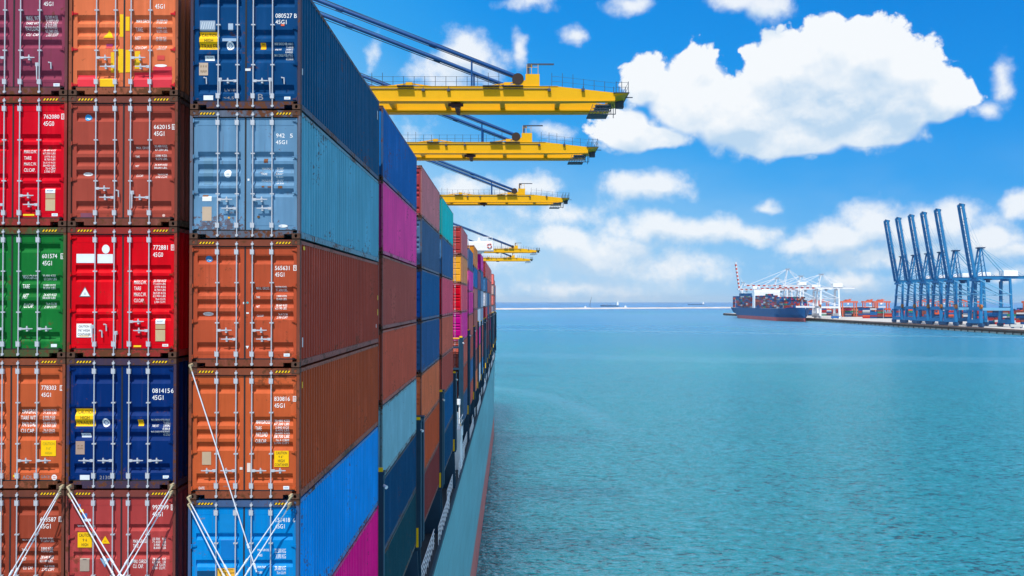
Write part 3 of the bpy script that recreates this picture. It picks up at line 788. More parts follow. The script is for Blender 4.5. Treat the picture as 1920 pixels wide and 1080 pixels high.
FRONT['A', 3] = dict(rgb=(22, 118, 52), crop=C5, left=LA, top=426.5, label='green container with number 601574 on its doors',
    handles=[('h', 2, 1, 2.26), ('h', 3, 1, 2.26), ('h', 1, -1, 2.26)], items=[
    ('text', 324, 238, 440, 272, '601574'), ('boxed', 468, 234, 492, 278, '6'), ('text', 326, 292, 400, 328, '45G1'),
    ('plate', 398, 938, 444, 962, 'label_sticker', (.7, .75, .8)),
    ] + rows(174, 288, 330, 430, [('MAX.GROSS', 402, 434, 0), ('TARE', 474, 508, .48), ('NET', 548, 584, .34), ('CU.CAP.', 624, 658, .68)],
    [NUM('30.480 KGS', 400, 416), NUM('67.200 LBS', 424, 442), NUM('3.880 KGS', 474, 490, .05), NUM('8.550 LBS', 496, 512, .05), NUM('26.600 KGS', 546, 564), NUM('58.650 LBS', 570, 588), NUM('76.4 CU.M', 618, 636, .2), NUM('2.700 CU.FT', 642, 660, .08)]))
FRONT['B', 3] = dict(rgb=(222, 4, 26), crop=C5, left=LB, top=426.5, pat='pairs', label='bright red container with white triangle and CAUTION sign, number 772881',
    handles=[('v', 0, 1, 2.22), ('v', 1, -1, 2.36), ('h', 2, 1, 2.10), ('h', 3, -1, 2.30)], items=[
    ('text', 1190, 170, 1302, 206, '772881'), ('boxed', 1328, 166, 1354, 210, '9'), ('text', 1188, 226, 1266, 262, '45G0'),
    ('disc', 790, 166, 850, 236, 'round_emblem', (.72, .75, .80)), ('plate', 592, 238, 736, 308, 'blank_panel', (.70, .76, .82)), ('plate', 756, 240, 876, 310, 'blank_panel', (.70, .76, .82)),
    ('tri', 614, 492, 706, 572, 'warning_triangle', (.12, .12, .14)), ('tri', 624, 502, 697, 566, 'warning_triangle', (.76, .80, .84), [('===', .38, .6, .62, .8)], (.3, .35, .4)),
    ('plate', 597, 780, 714, 886, 'caution_sign', (.80, .81, .82), [('CAUTION', .14, .12, .84, .28), ('9\'6" HIGH', .12, .40, .88, .58), ('CONTAINER', .08, .70, .94, .88)]),
    ('plate', 620, 874, 692, 880, 'paint_mark', (.8, .45, .02)), ('plate', 1211, 744, 1284, 782, 'label_sticker', (.74, .76, .78), [('ACEP', .15, .25, .8, .55)], (.1, .2, .4)),
    ('plate', 1211, 786, 1286, 822, 'data_plate', (.46, .33, .18)), ('plate', 1211, 828, 1286, 916, 'data_plate', (.50, .38, .22)),
    ('plate', 1042, 948, 1100, 962, 'paint_mark', (.85, .6, .02)), ('plate', 1264, 936, 1310, 958, 'label_sticker', (.76, .76, .76), [('---', .2, .4, .8, .6)], (.5, .1, .1)),
    ] + rows(1042, 1138, 1190, 1288, [('MAX.G.W.', 444, 474, 0), ('TARE', 492, 520, .56), ('MAX.C.W.', 538, 568, 0), ('CU.CAP.', 586, 614, .82)],
    [NUM('32.500 KGS', 438, 456), NUM('71.650 LBS', 462, 478), NUM('3.970 KGS', 486, 504, .12), NUM('8.750 LBS', 510, 526, .12), NUM('28.530 KGS', 534, 552), NUM('62.900 LBS', 558, 574), NUM('76.4 CU.M.', 582, 598, .2), NUM('2.700 CU.FT.', 604, 620, .1)]))
FRONT['C', 3] = dict(rgb=(186, 82, 52), side=(106, 54, 54), crop=C6, left=354, top=449.5, label='orange brown container with round blue emblem and number 565631',
    items=[
    ('text', 714, 252, 826, 286, '565631'), ('boxed', 856, 246, 880, 290, '9'), ('text', 714, 304, 786, 338, '45G1'),
    ('disc', 174, 172, 228, 222, 'round_emblem', (.03, .22, .52), [('~', .2, .5, .8, .8)], (.7, .75, .8)), ('oval', 156, 618, 238, 648, 'label_sticker', (.72, .74, .76), [('====', .2, .3, .8, .6)], (.3, .35, .4)),
    ('plate', 468, 538, 490, 554, 'label_sticker', (.7, .7, .7)), ('disc', 494, 536, 512, 552, 'label_sticker', (.05, .35, .4)), ('plate', 494, 620, 514, 632, 'label_sticker', (.7, .7, .7)), ('tridown', 490, 886, 516, 910, 'label_sticker', (.75, .77, .8)),
    ('plate', 784, 946, 830, 970, 'label_sticker', (.75, .78, .8), [('---', .2, .4, .8, .6)], (.03, .3, .7)),
    ] + rows(570, 668, 718, 808, [('MAX. GROSS', 420, 440, 0), ('TARE', 492, 508, .3), ('NET', 566, 582, .24), ('CU.CAP.', 640, 656, .56)],
    [NUM('32.500 KGS.', 412, 428), NUM('71.650 LBS.', 436, 454), NUM('3.840 KGS.', 484, 500, .1), NUM('8.465 LBS.', 508, 524, .1), NUM('28.660 KGS.', 556, 574), NUM('63.190 LBS.', 580, 598), NUM('76.4 CU.M', 628, 646, .22), NUM('2.700 CUFT', 652, 670, .08)]))
FRONT['A', 4] = dict(rgb=(200, 95, 55), crop=C7, left=LA, top=671.5, label='orange container with yellow CAUTION 9.6 HIGH sign, number 778303',
    handles=[('h', 2, 1, 2.26), ('h', 3, 1, 2.26), ('h', 1, -1, 2.26)], items=[
    ('text', 338, 230, 458, 266, '778303'), ('boxed', 488, 228, 512, 272, '2'), ('text', 338, 288, 416, 322, '45G1'),
    ('plate', 340, 672, 460, 798, 'caution_sign', YC, [('CAUTION', .12, .12, .9, .30), ('9 6"', .35, .42, .66, .60), ('HIGH', .28, .72, .74, .88)], (.35, .28, .02)),
    ('disc', 426, 946, 470, 992, 'round_emblem', (.75, .74, .74), [('=', .25, .3, .75, .7)], (.6, .15, .1)), ('disc', 116, 948, 134, 968, 'paint_mark', (.8, .55, .0)),
    ('chalk', 190, 954, 275, 984, 'ADL'), ('chalk', 340, 952, 412, 976, 'GATE'),
    ] + rows(176, 300, 346, 452, [('MAXGROSS', 422, 458, 0), ('TARE WT.', 474, 508, 0), ('PAYLOAD', 526, 562, .94), ('CU.CAP.', 578, 612, .9)],
    [NUM('32.500 KGS', 422, 438), NUM('71.650 LBS', 444, 462), NUM('3.900 KGS', 474, 490, .06), NUM('8.600 LBS', 496, 512, .06), NUM('28.600 KGS', 524, 542), NUM('63.050 LBS', 546, 566), NUM('76.3 CU.M.', 580, 596, .12), NUM('2.695 CU.FT.', 600, 614, .04)]))
FRONT['B', 4] = dict(rgb=(0, 45, 112), crop=C7, left=LB, top=671.5, label='dark blue container with CAUTION HIGH TRAILER sign, number 081415', fr=(60, 62, 70),
    handles=[('h', 0, -1, 2.26), ('h', 1, -1, 2.26), ('h', 2, 1, 2.26), ('h', 3, 1, 2.26)], items=[
    ('text', 1236, 254, 1378, 290, '081415'), ('text', 1386, 254, 1410, 290, '6'), ('text', 1236, 308, 1326, 346, '45G1'),
    ('plate', 614, 416, 770, 560, 'caution_sign', YC, [('CAUTION', .1, .10, .95, .30), ('HIGH', .28, .42, .74, .60), ('TRAILER', .08, .70, .96, .90)]),
    ('disc', 828, 496, 890, 566, 'round_emblem', (.70, .74, .80), [('O', .2, .2, .8, .8)], (.02, .08, .25)),
    ('plate', 660, 614, 738, 650, 'label_sticker', (.66, .72, .8), [('ACEP', .2, .2, .85, .5)], (.1, .12, .2)), ('plate', 620, 678, 692, 784, 'data_plate', (.36, .25, .20), [('=-=', .2, .3, .8, .6)], (.25, .16, .1)),
    ('plate', 1120, 504, 1163, 558, 'label_sticker', (.86, .48, .0), [('22G', .2, .1, .8, .4)]), ('plate', 656, 950, 734, 990, 'label_sticker', (.66, .7, .76)),
    ('plate', 1326, 954, 1374, 978, 'label_sticker', (.75, .78, .8), [('---', .2, .4, .8, .6)], (.03, .3, .7)), ('chalk', 815, 956, 900, 984, '2130'),
    ] + rows(1230, 1320, 1322, 1380, [('MAX GROSS WT', 500, 516, 1.0), ('TARE WT', 548, 566, .6), ('MAX CARGO WT', 596, 612, 1.0)],
    [NUM('32.500KG', 500, 516), NUM('71.650LB', 522, 542), NUM('3.800KG', 546, 564), NUM('8.380LB', 570, 590), NUM('28.700KG', 596, 612), NUM('63.270LB', 618, 638)]))
FRONT['C', 4] = dict(rgb=(201, 94, 52), side=(114, 60, 48), crop=C8, left=352, top=690.5, label='orange container with a diagonal lashing rod across it, number 830816',
    handles=[('h', 0, -1, 2.26), ('h', 1, -1, 2.26), ('h', 2, 1, 2.26), ('h', 3, 1, 2.26)], items=[
    ('text', 704, 268, 824, 302, '830816'), ('boxed', 848, 264, 872, 306, '6'), ('text', 704, 320, 784, 354, '45G1'),
    ('plate', 706, 686, 817, 810, 'caution_sign', YC, [('CAUTION', .12, .05, .88, .22), ('9 6"', .3, .30, .62, .45), ('HIGH', .26, .53, .72, .72), ('CONTAINER', .04, .78, .96, .95)]),
    ('plate', 150, 694, 220, 794, 'data_plate', (.45, .33, .22)), ('plate', 497, 780, 524, 850, 'torn_sticker', (.72, .6, .55)), ('plate', 440, 812, 462, 832, 'torn_sticker', (.7, .6, .55)),
    ('plate', 776, 958, 822, 984, 'label_sticker', (.75, .78, .8), [('---', .2, .4, .8, .6)], (.03, .3, .7)), ('text', 124, 964, 170, 984, 'GATE'), ('chalk', 318, 954, 362, 966, 'ROAD'),
    ] + rows(560, 668, 702, 818, [('MAXGROSS', 452, 480, 0), ('TARE', 498, 530, .44), ('PAYLOAD', 546, 580, .82), ('CUB.CAP.', 596, 628, .8)],
    [NUM('30.480 KGS', 448, 466), NUM('67.200 LBS', 472, 490), NUM('3.840 KGS', 498, 516, .1), NUM('8.470 LBS', 520, 538, .1), NUM('26.640 KGS', 546, 562), NUM('58.730 LBS', 568, 588), NUM('76.4 CBM', 596, 612, .12), NUM('2.700 CUFT', 618, 636)]))
FRONT['A', 5] = dict(rgb=(152, 66, 46), crop=C9, left=LA, top=917, label='dark brown container behind crossed lashing rods, number 613587',
    handles=[('h', 2, 1, 2.26), ('h', 3, 1, 2.26)], items=[
    ('text', 415, 368, 575, 412, '613587'), ('boxed', 600, 362, 630, 414, '0'), ('text', 415, 434, 520, 480, '45G1'),
    ('plate', -60, 320, 22, 520, 'label_sticker', (.75, .6, .3)),
    ] + rows(235, 360, 415, 548, [('MAX.GROSS', 588, 606, 0), ('TARE', 680, 700, .4), ('NET', 774, 800, .3), ('CU. CAP.', 866, 892, .8)],
    [NUM('32.500 KGS.', 572, 590), NUM('71.650 LBS.', 600, 622), NUM('3.860 KGS.', 666, 690, .1), NUM('8.510 LBS.', 698, 718, .1), NUM('28.640 KGS.', 758, 782), NUM('63.140 LBS.', 790, 814), NUM('76.4 CU.M', 850, 872, .25), NUM('2.700 CUFT', 880, 904, .1)]))
FRONT['B', 5] = dict(rgb=(174, 66, 66), crop=C9, left=LB, top=917, pat='three', label='dusty red container with yellow triangle behind crossed lashing rods, number 993099',
    handles=[('h', 0, 1, 2.2), ('h', 1, -1, 2.4), ('h', 2, 1, 2.2), ('h', 3, -1, 2.4)], items=[
    ('text', 1534, 246, 1694, 292, '993099'), ('boxed', 1718, 242, 1748, 298, '0'), ('text', 1534, 316, 1636, 360, '45G1'),
    ('text', 780, 436, 960, 472, 'www.lk.c'),
    ('plate', 792, 518, 933, 668, 'caution_sign', YC, [('CAUTION', .1, .08, .92, .30), ('9 6', .36, .42, .66, .60), ('HIGH', .28, .72, .74, .92)]),
    ('tri', 1020, 554, 1112, 630, 'warning_triangle', YC, [('===', .36, .6, .64, .75)], (.5, .2, .02)), ('plate', 816, 776, 910, 904, 'data_plate', (.34, .27, .22), [('-', .3, .05, .7, .12)], (.1, .1, .1)),
    ('tridown', 1015, 778, 1116, 866, 'warning_triangle', (.10, .28, .50)), ('tridown', 1030, 786, 1101, 848, 'warning_triangle', (.62, .78, .85)),
    ('plate', 780, 236, 818, 262, 'emblem_bar', (.02, .16, .45)), ('plate', 806, 290, 846, 318, 'emblem_bar', (.85, .60, .02)), ('plate', 836, 330, 884, 380, 'emblem_bar', (.02, .16, .45)), ('plate', 852, 384, 922, 410, 'emblem_bar', (.6, .7, .8)),
    ] + rows(1344, 1478, 1536, 1670, [('MAX. GROSS', 590, 624, 0), ('TARE', 636, 670, .4), ('MAX. CARGO', 788, 826, 0), ('CU. CAP.', 836, 874, .78)],
    [NUM('32.500   KG', 572, 594), NUM('71.650   LB', 600, 624), NUM('3.900   KG', 630, 654, .1), NUM('8.600   LB', 660, 684, .1), NUM('28.600   KG', 774, 796), NUM('63.050   LB', 802, 826), NUM('76.4  CU.M.', 830, 854, .1), NUM('2.700  CU.FT.', 860, 886)]))
FRONT['C', 5] = dict(rgb=(2, 138, 216), side=(0, 116, 198), crop=C10, left=350.5, top=936, pat='three', label='bright sky blue container behind crossed lashing rods, number 151418',
    handles=[('h', 0, 1, 2.2), ('h', 1, -1, 2.4), ('h', 2, 1, 2.2), ('h', 3, -1, 2.4)], items=[
    ('text', 866, 360, 1000, 402, '151418'), ('text', 1028, 362, 1048, 404, '6'), ('text', 864, 422, 950, 464, '45G1'), ('chalk', 152, 358, 205, 376, 'AAV'),
    ('plate', 322, 848, 496, 1010, 'caution_sign', (.85, .45, .04), [('CAUTION', .2, .03, .85, .14), ('9 6 HIGH', .12, .22, .9, .34)]),
    ('plate', 134, 876, 300, 1000, 'dark_panel', (.0, .05, .14)), ('plate', 355, 572, 490, 758, 'faded_patch', (.0, .16, .48)), ('plate', 345, 322, 490, 500, 'faded_patch', (.0, .20, .52)),
    ] + rows(698, 806, 858, 962, [('MAX.GROSS', 662, 684, 0), ('TARE', 712, 736, .42), ('PAYLOAD', 830, 850, .72), ('CUBE', 880, 902, .42)],
    [NUM('32.500 KG', 660, 702), NUM('3.890 KG', 712, 756, .1), NUM('28.680 KG', 830, 870), NUM('76.4 CU.M', 882, 908, .2)]))

YA, YC_ = 20.57, 20.38
XA, XB, XC = -11.14, -8.668, -5.884
LEV_AB = [7.50, 4.60, 1.665, -1.26, -4.185, -7.1, -10.02, -12.94]
LEV_C = [7.10, 4.245, 1.378, -1.465, -4.37, -7.17, -9.98, -12.75]
rust_frame = paint((70, 40, 30))
for col, X, Y, LV in (('A', XA, YA, LEV_AB), ('B', XB, YA, LEV_AB), ('C', XC, YC_, LEV_C)):
    for t in range(1, 8):
        h = LV[t - 1] - LV[t] - .022; z = CAMZ + LV[t] + .011
        sp = FRONT.get((col, t))
        grp = 'containers in the three front stacks'
        if sp:
            mk = marks_from_crop(*sp['crop'], sp['left'], sp['top'] + 1.0, sp['items'])
            build_container((X, Y, z), paint(sp['rgb']), sp['label'], grp, h / H, sp.get('pat', 'five'), 2, sp.get('handles'), mk,
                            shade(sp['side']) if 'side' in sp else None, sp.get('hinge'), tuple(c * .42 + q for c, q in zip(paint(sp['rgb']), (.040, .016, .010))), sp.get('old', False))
        else:
            c, cn = {('C', 6): (paint((200, 0, 130)), 'magenta'), ('C', 7): (paint((20, 60, 110)), 'dark blue')}.get((col, t), (paint((150, 66, 48)), 'brown'))
            if (col, t) == ('C', 6): c = shade((165, 0, 120))
            build_container((X, Y, z), c, '%s container under the %s stack of the front row, %s tier from the top' % (cn, {'A': 'left', 'B': 'middle', 'C': 'right'}[col], {6: 'sixth', 7: 'seventh'}[t]), grp, h / H, 'five', 1)

# the stacks along the ship's side, bay after bay: near edge, far edge (metres from the camera), side position, tier heights, colours
LV = [7.2, 4.45, 1.72, -1.05, -3.82, -6.52, -9.32, -12.1]
def xat(u, d): return (u - VX) / F * d
BAYS = [
    (33.75, 717.2, LV, [('blue', (0, 80, 150)), ('magenta', (206, 60, 140)), ('brown', (112, 66, 70)), ('red brown', (132, 70, 64)), ('pale grey blue', (84, 142, 168)), ('dark blue', (0, 54, 96)), ('dark teal', (6, 54, 76))]),
    (48.6, 790.5, LV, [('mauve brown', (140, 102, 118)), ('slate blue', (42, 80, 120)), ('blue', (6, 76, 130)), ('navy blue', (26, 72, 122)), ('tan brown', (146, 88, 68)), ('rust brown', (130, 66, 50)), ('dark red', (86, 44, 54))]),
    (63.2, 828.9, LV, [('teal', (4, 158, 172)), ('blue', (34, 84, 134)), ('raspberry red', (156, 74, 104)), ('brown', (142, 82, 76)), ('dark red brown', (120, 64, 66)), ('blue', (0, 70, 122)), ('dark blue', (0, 55, 96))]),
    (88.0, 865.3, LV, [('mauve brown', (140, 96, 116)), ('orange', (206, 122, 96)), ('red', (166, 80, 110)), ('magenta', (182, 54, 142)), ('brown', (136, 82, 82)), ('rust brown', (118, 66, 66)), ('blue', (40, 76, 116))]),
    (103.0, 878.9, [None, 6.0, 3.6, 1.15, -1.5, -4.2, -6.9, -9.5, -12.1], [None, ('blue', (50, 92, 142)), ('magenta', (196, 62, 156)), ('magenta', (184, 56, 140)), ('brown', (140, 86, 92)), ('rust brown', (130, 76, 76)), ('blue', (44, 90, 140)), ('brown', (134, 76, 76))]),
    (118.0, 888.9, LV, [('orange', (208, 118, 84)), ('blue', (18, 96, 160)), ('mauve brown', (136, 100, 112)), ('grey brown', (124, 86, 92)), ('raspberry red', (160, 60, 98)), ('dark brown', (104, 70, 76)), ('orange', (190, 108, 84))]),
    (131.4, 895.9, [None] + LV[1:], [None, ('purple brown', (110, 80, 108)), ('slate blue', (52, 92, 132)), ('white', (178, 194, 212)), ('magenta', (190, 70, 150)), ('orange', (196, 110, 88)), ('white', (170, 186, 206))]),
    (145.0, 901.7, [7.5, 4.9] + LV[2:], [('magenta', (196, 70, 160)), ('blue', (50, 100, 150)), ('pale blue', (120, 150, 182)), ('grey blue', (110, 140, 172)), ('brown', (140, 90, 92)), ('mauve brown', (130, 92, 106)), ('blue', (40, 110, 170))]),
    (171.7, 910.5, [7.5] + LV[1:], [('dark red', (150, 96, 110)), ('blue', (40, 90, 140)), ('grey blue', (120, 146, 172)), ('raspberry red', (170, 80, 100)), ('brown', (130, 80, 84)), ('brown', (124, 76, 80)), ('blue', (40, 80, 120))]),
    (186.0, 914.2, [7.5] + LV[1:], [('brown', (150, 98, 112)), ('brown', (146, 92, 104)), ('blue', (46, 96, 146)), ('blue', (50, 84, 130)), ('mauve', (140, 88, 110)), ('brown', (120, 80, 90)), ('blue', (40, 80, 120))]),
    (200.0, 917.2, [7.5] + LV[1:], [('mauve brown', (150, 100, 112)), ('brown', (140, 92, 104)), ('grey', (120, 126, 140)), ('brown', (140, 90, 96)), ('magenta', (170, 80, 140)), ('teal', (40, 120, 150)), ('brown', (120, 80, 90))]),
    (213.5, 919.6, [7.5] + LV[1:], [('pink brown', (170, 120, 130)), ('mauve brown', (140, 96, 108)), ('brown', (140, 90, 96)), ('brown', (134, 88, 96)), ('blue', (50, 90, 130)), ('brown', (120, 80, 90)), ('blue', (40, 80, 120))]),
    (247.0, 925.2, [7.4] + LV[1:], [('brown', (160, 100, 106)), ('grey', (130, 130, 140)), ('brown', (140, 92, 100)), ('slate blue', (90, 110, 140)), ('white', (150, 160, 180)), ('brown', (130, 90, 96)), ('blue', (60, 80, 120))]),
    (261.0, 926.8, [6.0, 4.0] + LV[2:], [('brown', (150, 100, 110)), ('blue', (80, 110, 150)), ('brown', (140, 96, 104)), ('grey', (120, 124, 140)), ('brown', (120, 84, 92)), ('blue', (60, 80, 120)), ('blue', (50, 70, 110))]),
    (275.0, 928.2, [4.9] + LV[2:-1] + [LV[-1]], [('brown', (140, 96, 104)), ('blue', (80, 100, 140)), ('brown', (130, 90, 100)), ('blue', (60, 84, 124)), ('dark blue', (50, 60, 90)), ('dark blue', (30, 50, 80))]),
]
FRONTCOL = {(4, 0): ((176, 60, 60), 'five'), (4, 1): ((243, 168, 44), 'three'), (4, 2): ((205, 0, 34), 'five'), (4, 3): ((190, 0, 130), 'five'),
            (6, 0): ((224, 140, 30), 'three'), (8, 0): ((190, 10, 140), 'five'), (9, 0): ((150, 50, 55), 'five'), (2, 0): ((165, 62, 70), 'five'), (9, 3): ((200, 50, 60), 'five'),
            (2, 2): ((10, 96, 190), 'five'), (1, 1): ((176, 0, 120), 'five'), (3, 0): ((0, 150, 160), 'five'), (3, 2): ((190, 10, 30), 'five')}
ORD = ['first', 'second', 'third', 'fourth', 'fifth', 'sixth', 'seventh', 'eighth', 'ninth', 'tenth', 'eleventh', 'twelfth', 'thirteenth', 'fourteenth', 'fifteenth', 'sixteenth', 'seventeenth', 'eighteenth', 'nineteenth', 'twentieth', 'twenty-first', 'twenty-second', 'twenty-third', 'twenty-fourth', 'twenty-fifth', 'twenty-sixth', 'twenty-seventh', 'twenty-eighth']
BAYX = []
for bi, (d, u, lv, cols) in enumerate(BAYS):
    X = xat(u, d) - W2
    BAYX.append(X + W2)
    first = next(i for i, c in enumerate(cols) if c)
    for t, c in enumerate(cols):
        if c is None: continue
        h = lv[t] - lv[t + 1] - .03
        fcol, pat = FRONTCOL.get((bi + 1, t), (None, 'five'))
        body = shade(c[1])
        place = '%s from the top' % ORD[t - first] if t > first else 'topmost'
        last = '%s bay down the ship side' % ORD[bi + 1]
        build_container((X, d, CAMZ + lv[t + 1] + .015), paint(fcol) if fcol else body, '%s container, %s in the %s' % (c[0], place, last),
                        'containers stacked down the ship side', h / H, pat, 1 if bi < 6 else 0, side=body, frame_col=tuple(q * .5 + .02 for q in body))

# ------------------------------------------------------------------ lashing rods on the front stacks
def px(u, v, d): 
    """the point at distance d seen at picture position u, v (level camera axes)"""
    return ((u - VX) / F * d, d, CAMZ + (VY - v) / F * d)
RODM = material('galvanised_rod', (0.72, 0.76, 0.84), 0.4, 0.1, var=0.12, scale=20)
BRASS = material('yellow_rod_end', (0.50, 0.42, 0.26), 0.5, 0.3, var=0.4, scale=30)
def lashing(u0, v0, u1, v1, label, turn=0.72, y0=20.33, y1=20.0):
    p0 = Vector(px(u0, v0, y0)); p1 = Vector(px(u1, v1, y1))
    root = thing('lashing_rod', label, 'lashing rod', tuple(p0), 'lashing rods over the front containers')
    d = p1 - p0
    m = MB(); m.cyl((0, 0, 0), d * turn, .0135, 8); m.build('rod', RODM, root)
    m = MB(); q = d * turn
    m.cyl(q, d * .995, .018, 8); m.cyl(q - d.normalized() * .05, q + d.normalized() * .06, .026, 8); m.cyl(d * .86, d * .88, .027, 8); m.cyl(d * .96, d * .98, .027, 8)
    m.build('turnbuckle', RODM, root)
    n = d.normalized(); m = MB()
    m.cyl(-n * .05, n * .10, .026, 8, .018); m.beam((-.02, .0, .02), (.01, .10, .05), .05, .05)
    m.build('hook_end', BRASS, root)
lashing(117, 915, -10, 1132, 'upper steel lashing rod from the top right corner of the dark brown container')
lashing(112, 929, 6, 1122, 'lower steel lashing rod beside it on the dark brown container', y0=20.42)
lashing(-40, 975, 22, 1150, 'short end of a lashing rod at the left picture edge', y0=20.3)
lashing(131, 915, 246, 1102, 'upper steel lashing rod from the top left of the dusty red container')
lashing(133, 928, 226, 1092, 'lower steel lashing rod from the top left of the dusty red container', y0=20.42)
lashing(324, 912, 208, 1106, 'upper steel lashing rod from the top right of the dusty red container')
lashing(322, 926, 222, 1100, 'lower steel lashing rod from the top right of the dusty red container', y0=20.42)
lashing(356, 935, 452, 1110, 'upper steel lashing rod from the top left of the sky blue container', y0=20.15)
lashing(357, 948, 448, 1128, 'lower steel lashing rod from the top left of the sky blue container', y0=20.24)
lashing(546, 932, 432, 1096, 'upper steel lashing rod from the top right of the sky blue container', y0=20.15)
lashing(544, 948, 440, 1112, 'lower steel lashing rod from the top right of the sky blue container', y0=20.24)
lashing(358, 688, 484, 1072, 'long lashing rod crossing the orange container 830816 and the sky blue one', turn=.965, y0=20.1)

# ------------------------------------------------------------------ the ship we look along
HX = -4.45; DZ = CAMZ - 15.3; BOOT = CAMZ - 29.9
HULL = bpy.data.materials.new('hull_paint'); HULL.use_nodes = True
def hull_mat(m):
    g = G(m.node_tree); b = m.node_tree.nodes['Principled BSDF']
    co = g.node('ShaderNodeTexCoord').outputs['Object']; sp = g.node('ShaderNodeSeparateXYZ'); g.l.new(co, sp.inputs[0])
    col = g.node('ShaderNodeObjectInfo').outputs['Color']
    br = g.node('ShaderNodeTexBrick'); g.put(br.inputs['Vector'], g.xyz(sp.outputs[1], sp.outputs[2], 0.0)); br.inputs['Scale'].default_value = 1.0
    br.inputs['Brick Width'].default_value = 11.0; br.inputs['Row Height'].default_value = 2.7; br.inputs['Mortar Size'].default_value = 0.05; br.inputs['Mortar Smooth'].default_value = 1.0
    br.inputs['Color1'].default_value = (1.06, 1.06, 1.06, 1); br.inputs['Color2'].default_value = (.95, .95, .95, 1); br.inputs['Mortar'].default_value = (.55, .55, .55, 1)
    big = g.noise(g.v('MULTIPLY', co, (1, .05, .25)), 1.0, 4, .6); st = g.noise(g.v('MULTIPLY', co, (1, 1.1, .06)), 1.0, 5, .65)
    c = g.v('MULTIPLY', col, br.outputs[0]); c = g.v('SCALE', c, g.m('ADD', g.m('MULTIPLY_ADD', big, .55, .48), g.m('MULTIPLY', st, .50)))
    c = g.mix(g.m('MULTIPLY', g.mp(st, .60, .72), .5), c, (.16, .12, .10, 1))
    c = g.mix(g.m('MULTIPLY', g.mp(st, .40, .30), .35), c, (.34, .42, .44, 1))
    g.l.new(c, b.inputs['Base Color']); b.inputs['Roughness'].default_value = .5; b.inputs['Specular IOR Level'].default_value = .25
    bn = g.node('ShaderNodeBump'); bn.inputs['Strength'].default_value = .5; bn.inputs['Distance'].default_value = .05
    g.put(bn.inputs['Height'], g.noise(g.v('MULTIPLY', co, (1, .4, .4)), 1.0, 3, .5)); g.l.new(bn.outputs[0], b.inputs['Normal'])
hull_mat(HULL)
HULLC = shade((68, 134, 156)); BOOTC = shade((134, 92, 96))
ship = thing('container_ship', 'large container ship with light blue hull that we look along', 'ship', (0, 0, 0))
def bow_curve(y, low):      # how far the side comes in towards the bow
    s0, s1 = (262, 332) if not low else (235, 330)
    k = max(0, min(1, (y - s0) / (s1 - s0))); return 22 * (k ** 2.6)
m = MB(); ys = list(range(-20, 236, 8)) + list(range(236, 336, 4))
zs = [(-2.0, 1.0), (BOOT, .85), (BOOT + 5, .6), (DZ - 4, .2), (DZ, 0.0)]
for k in range(len(zs) - 1):
    (za, fa), (zb, fb) = zs[k], zs[k + 1]
    def X(y, f): return HX - bow_curve(y, False) * (1 - f) - bow_curve(y, True) * f
    n = len(ys)
    for sgn in (0, 1):
        fx = (lambda y, f: X(y, f)) if sgn == 0 else (lambda y, f: -55.5 - X(y, f))
        vs = [(fx(y, fa), y, za) for y in ys] + [(fx(y, fb), y, zb) for y in ys]
        m.add(vs, [(i, i + 1, n + i + 1, n + i) for i in range(n - 1)], 1 if k == 0 else 0)
vs = []
m.add([(HX, -20, -2), (-55.5 - HX, -20, -2), (-55.5 - HX, -20, DZ), (HX, -20, DZ)], [(0, 1, 2, 3)])
def xd(y): return HX - bow_curve(y, False)
n = len(ys)
m.add([(xd(ys[-1]), ys[-1], -2), (-55.5 - xd(ys[-1]), ys[-1], -2), (-55.5 - xd(ys[-1]), ys[-1], DZ), (xd(ys[-1]), ys[-1], DZ)], [(0, 1, 2, 3)])
hm = m.mesh('hull', [HULL, HULL])
BOOTM = material('boot_top_paint', BOOTC, 0.6, var=0.35, scale=0.3)
hm.materials[1] = BOOTM
obj('hull', hm, ship, color=HULLC)
m = MB()
m.add([(xd(y) - .02, y, DZ - .02) for y in ys] + [(-55.5 - xd(y) + .02, y, DZ - .02) for y in ys], [(i, n + i, n + i + 1, i + 1) for i in range(n - 1)])
m.build('deck', material('ship_deck', (.045, .055, .065), .8, var=.3), ship)
m = MB(); m.box(-49.5, -6.3, -10, 300, DZ, CAMZ - 12.75)
m.build('hatch_coaming', material('hatch_coaming_paint', (.10, .12, .13), .7, var=.3), ship)
m = MB()
m.prism([(HX + .0, DZ - .32), (HX + .05, DZ - .30), (HX + .05, DZ + .02), (HX - .12, DZ + .02)], 'y', -20, 262)
m.build('deck_edge', material('deck_edge_paint', (.03, .07, .10), .6), ship)
